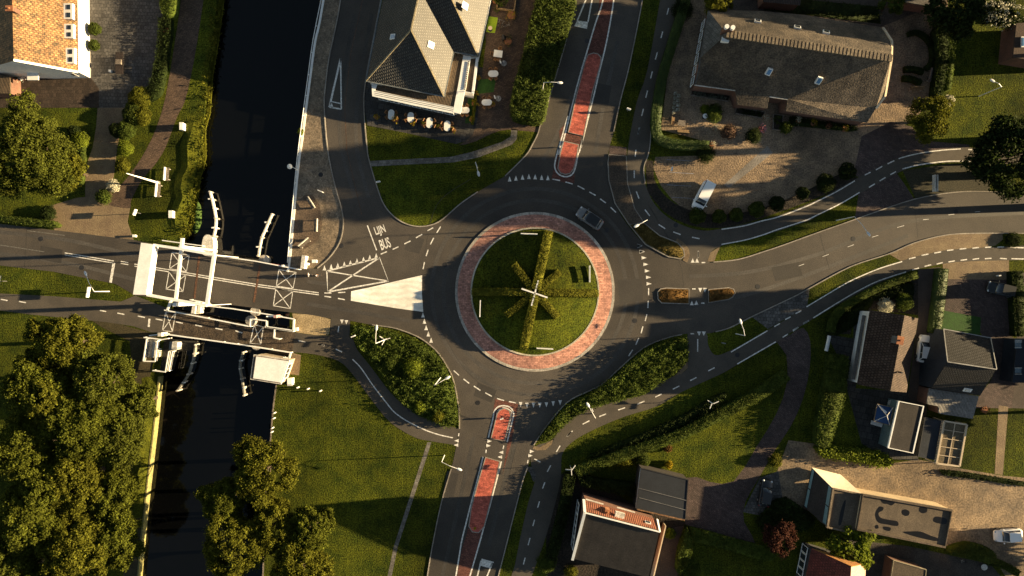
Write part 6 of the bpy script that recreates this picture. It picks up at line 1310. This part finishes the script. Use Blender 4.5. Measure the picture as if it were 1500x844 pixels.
# ================================================================ VEHICLES
def car(name, label, body_m, L_=4.3, Wd=1.8, Ht=1.5, hood=.25, tail=.08, van=False, roof_m=None, cat='car', group=None):
    t = thing(name, label, cat, (0, 0, 0), group); h = L_/2
    def loft(secs, mat, nm, par=t, sm=True):
        bm = NB(); rings = []
        for x, w, z0_, z1_, tw in secs:
            pr = [(-w*.96, z0_), (-w, z0_+(z1_-z0_)*.45), (-w*.97, z1_-.08), (-w*tw, z1_), (0, z1_+.03), (w*tw, z1_), (w*.97, z1_-.08), (w, z0_+(z1_-z0_)*.45), (w*.96, z0_)]
            rings.append([bm.verts.new((x, y, z)) for y, z in pr])
        for a, b in zip(rings, rings[1:]):
            for k in range(9): bm.faces.new((a[k], a[(k+1)%9], b[(k+1)%9], b[k]))
        bm.faces.new(rings[0]); bm.faces.new(rings[-1][::-1]); return obj(nm, bm, mat, par, sm)
    w = Wd/2; bh = Ht*.6
    loft([(-h, w*.72, .38, bh*.85, .8), (-h+.12, w*.9, .25, bh*.97, .85), (-h+.5, w, .22, bh, .88), (0, w, .2, bh, .9), (h-1.0, w, .22, bh*.97, .88), (h-.45, w*.94, .25, bh*.86, .85), (h-.1, w*.8, .3, bh*.68, .8), (h, w*.62, .36, bh*.55, .7)], body_m, 'body')
    x0, x1 = -h + L_*tail, h - L_*hood
    if van: x0 = -h + .08
    loft([(x0-.02, w*.8, bh-.06, bh+.02, .9), (x0 + (.1 if van else .32), w*.8, bh-.05, Ht-.07, .86), (x1-.64, w*.8, bh-.05, Ht-.05, .86), (x1, w*.84, bh-.06, bh+.02, .9)], glass, 'glazing')
    rx0, rx1 = x0 + (.06 if van else .34), x1 - .66
    bm = NB(); n_ = [(rx0, .68), (rx0+.12, .77), (rx1-.12, .79), (rx1, .7)]
    top = [bm.verts.new((x, w*f, Ht-.05)) for x, f in n_] + [bm.verts.new((x, -w*f, Ht-.05)) for x, f in n_[::-1]]
    f = bm.faces.new(top); r_ = bmesh.ops.extrude_face_region(bm, geom=[f]); bmesh.ops.translate(bm, verts=[v for v in r_['geom'] if isinstance(v, bmesh.types.BMVert)], vec=(0, 0, .08)); obj('roof', bm, roof_m or body_m, t)
    for s in (-1, 1):
        bm = NB(); bar(bm, (x1, s*w*.83, bh), (rx1, s*w*.74, Ht-.02), .06); bar(bm, (rx0, s*w*.74, Ht-.02), (x0, s*w*.8, bh), .09); bar(bm, ((rx0+rx1)/2-.1, s*w*.82, bh), ((rx0+rx1)/2-.1, s*w*.76, Ht-.02), .07); obj('pillar', bm, body_m, t)
        if van: bm = NB(); obox(bm, ((rx0+rx1)/2-.45, s*w*.84, bh+.2), ((rx1-rx0)*.66, .05, Ht-bh-.28)); obj('side_panel', bm, body_m, t)
        bm = NB(); obox(bm, (x1-.15, s*(w+.1), bh+.08), (.12, .2, .14)); obj('wing_mirror', bm, body_m, t)
        bm = NB(); ball(bm, (h-.2, s*w*.7, bh*.68), (.16, .18, .09)); obj('headlight', bm, M('headlight', (.6,.62,.65), None, 1, rough=.15, bump=0, fine=0), t)
        bm = NB(); obox(bm, (-h+.08, s*w*.76, bh*.82), (.1, .24, .16)); obj('tail_light', bm, M('tail light', (.35,.01,.01), None, 1, rough=.3, bump=0, fine=0), t)
        for x in (-h*.62, h*.62):
            bm = NB(); bmesh.ops.create_cone(bm, cap_ends=True, segments=20, radius1=.32, radius2=.32, depth=.22, matrix=Matrix.Translation((x, s*(w-.1), .32)) @ Matrix.Rotation(R(90), 4, 'X')); wh = obj('wheel', bm, black, t)
            bm = NB(); bmesh.ops.create_cone(bm, cap_ends=True, segments=14, radius1=.19, radius2=.19, depth=.02, matrix=Matrix.Translation((x, s*(w+.018), .32)) @ Matrix.Rotation(R(90), 4, 'X')); obj('rim', bm, steel, wh)
    return t
def carm(n, c): return M(n, c, c, 1, rough=.28, bump=0, fine=0, big=0, spec=.6)
def place(t, px, py, front): t.location = (W(px, py).x, W(px, py).y, .014); t.rotation_euler = (0, 0, math.atan2(-front[1], front[0])); return t
place(car('passenger_car', 'silver and black car driving on the roundabout', carm('dark silver car paint', (.15,.155,.165)), roof_m=carm('black gloss', (.012,.012,.014)), L_=4.1, Wd=1.75), 863, 320.5, (-.83, -.56))
place(car('delivery_van', 'white van parked by the round shrubs of the gravel car park', carm('white car paint', (.8,.8,.8)), L_=4.4, Wd=1.85, Ht=1.85, hood=.18, tail=.02, van=True, cat='van'), 1028, 288, (-.46, .89))
place(car('parked_car', 'dark estate car parked on the pavers near the sunny strip', carm('dark blue paint', (.01,.013,.016)), L_=4.2), 1463, 424, (-.97, -.22))
place(car('parked_car', 'white car parked tight beside the tiled house', carm('white car paint', (.8,.8,.8)), L_=4.0, Wd=1.8), 1350, 510.5, (.12, -1))
place(car('parked_car', 'black car parked on the paver pad beside the lane', carm('black car paint', (.014,.015,.017)), L_=3.9, Wd=1.7), 1119, 720.5, (.18, -1))
place(car('parked_car', 'white hatchback parked alone on the open yard', carm('white car paint', (.8,.8,.8)), L_=4.0, Wd=1.8, roof_m=carm('white car paint', (.8,.8,.8))), 1472, 782, (-1, .06))

# ================================================================ PEOPLE (walking to the east end of the drawbridge)
def person(px, py, rz, label, top_m, leg_m, hairm):
    t = thing('person', label, 'person', (0, 0, 0))
    J = {'pel': (0,0,.95), 'bel': (0,0,1.1), 'che': (.01,0,1.33), 'nek': (.02,0,1.5), 'hd0': (.04,0,1.58), 'hd1': (.05,0,1.66), 'hd2': (.04,0,1.74),
         'lh': (.02,.09,.9), 'lk': (.14,.1,.5), 'la': (.2,.1,.1), 'lt': (.36,.11,.04), 'rh': (-.02,-.09,.9), 'rk': (-.02,-.1,.5), 'ra': (-.3,-.1,.14), 'rt': (-.16,-.11,.04),
         'ls': (0,.19,1.42), 'le': (-.1,.25,1.15), 'lw': (.02,.27,.92), 'lp': (.05,.27,.85), 'rs': (0,-.19,1.42), 're': (.06,-.25,1.15), 'rw': (.22,-.25,.95), 'rp': (.26,-.25,.88)}
    RD = {'pel': .14, 'bel': .13, 'che': .15, 'nek': .055, 'hd0': .07, 'hd1': .1, 'hd2': .08, 'lh': .1, 'rh': .1, 'lk': .06, 'rk': .06, 'la': .045, 'ra': .045, 'lt': .035, 'rt': .035, 'ls': .075, 'rs': .075, 'le': .045, 're': .045, 'lw': .03, 'rw': .03, 'lp': .032, 'rp': .032}
    E = [('pel','bel'),('bel','che'),('che','nek'),('nek','hd0'),('hd0','hd1'),('hd1','hd2'),('pel','lh'),('lh','lk'),('lk','la'),('la','lt'),('pel','rh'),('rh','rk'),('rk','ra'),('ra','rt'),('che','ls'),('ls','le'),('le','lw'),('lw','lp'),('che','rs'),('rs','re'),('re','rw'),('rw','rp')]
    for s, hx in (('l', .05), ('r', .26)):
        y = .27 if s == 'l' else -.25; z = .85 if s == 'l' else .88
        for k, (dx, ln_) in enumerate(((.026,.075),(.009,.085),(-.009,.08),(-.026,.065))):
            a, b = '%sf%d' % (s, k), '%sg%d' % (s, k); J[a] = (hx+dx, y, z-.04); J[b] = (hx+dx+.012, y-.006, z-.04-ln_*.7); RD[a] = .009; RD[b] = .007; E += [(s+'p', a), (a, b)]
        J[s+'th'] = (hx+.045, y-.01, z-.01); J[s+'ti'] = (hx+.06, y-.015, z-.05); RD[s+'th'] = .01; RD[s+'ti'] = .008; E += [(s+'p', s+'th'), (s+'th', s+'ti')]
    ks = list(J); me = bpy.data.meshes.new('body'); me.from_pydata([J[k] for k in ks], [(ks.index(a), ks.index(b)) for a, b in E], [])
    o = link_mesh('body', me, None, t); m = o.modifiers.new('skin', 'SKIN'); m.use_smooth_shade = True
    for i, k in enumerate(ks): d = me.skin_vertices[0].data[i]; d.radius = (RD[k], RD[k]); d.use_root = (k == 'pel')
    o.modifiers.new('sub', 'SUBSURF').levels = 1
    o.modifiers['sub'].render_levels = 1
    me.materials.append(skin_m)
    def garment(nm, verts, edges, rad, mat):
        g = bpy.data.meshes.new(nm); g.from_pydata([J[v] for v in verts], [(verts.index(a), verts.index(b)) for a, b in edges], []); q = link_mesh(nm, g, None, t); mm = q.modifiers.new('skin', 'SKIN'); mm.use_smooth_shade = True
        for i, v in enumerate(verts): g.skin_vertices[0].data[i].radius = (rad[i], rad[i])
        g.skin_vertices[0].data[0].use_root = True; q.modifiers.new('sub', 'SUBSURF').levels = 1; q.modifiers['sub'].render_levels = 1; g.materials.append(mat)
    garment('jacket', ['pel','bel','che','ls','le','lw','rs','re','rw'], [('pel','bel'),('bel','che'),('che','ls'),('ls','le'),('le','lw'),('che','rs'),('rs','re'),('re','rw')], [.16,.15,.17,.09,.06,.042,.09,.06,.042], top_m)
    garment('trousers', ['pel','lh','lk','la','rh','rk','ra'], [('pel','lh'),('lh','lk'),('lk','la'),('pel','rh'),('rh','rk'),('rk','ra')], [.155,.11,.075,.06,.11,.075,.06], leg_m)
    for a, b in (('la','lt'),('ra','rt')): bm = NB(); tube(bm, [Vector(J[a])-Vector((.04,0,.05)), Vector(J[b])+Vector((0,0,.0))], [.055,.045], 8); obj('shoe', bm, black, t)
    bm = NB(); ball(bm, (.02,0,1.72), (.115,.1,.1)); obj('hair', bm, hairm, t)
    for s in (-1, 1): bm = NB(); ball(bm, (.145,s*.035,1.665), (.014,.016,.012), 1); obj('eye', bm, black, t)
    bm = NB(); ball(bm, (.16,0,1.635), (.025,.015,.022), 1); obj('nose', bm, skin_m, t); bm = NB(); obox(bm, (.145,0,1.6), (.015,.05,.01)); obj('mouth', bm, M('lips', (.3,.1,.08), None, 1, fine=0, bump=0), t)
    t.location = (W(px, py).x, W(px, py).y, .014); t.rotation_euler = (0, 0, rz); return t
person(455.5, 403, R(172), 'person in white jacket walking toward the drawbridge, in front', cloth_w, cloth_d, hair_m)
person(468, 404, R(172), 'person in dark clothes and pale hat walking behind toward the drawbridge', cloth_d, cloth_d, cloth_w)
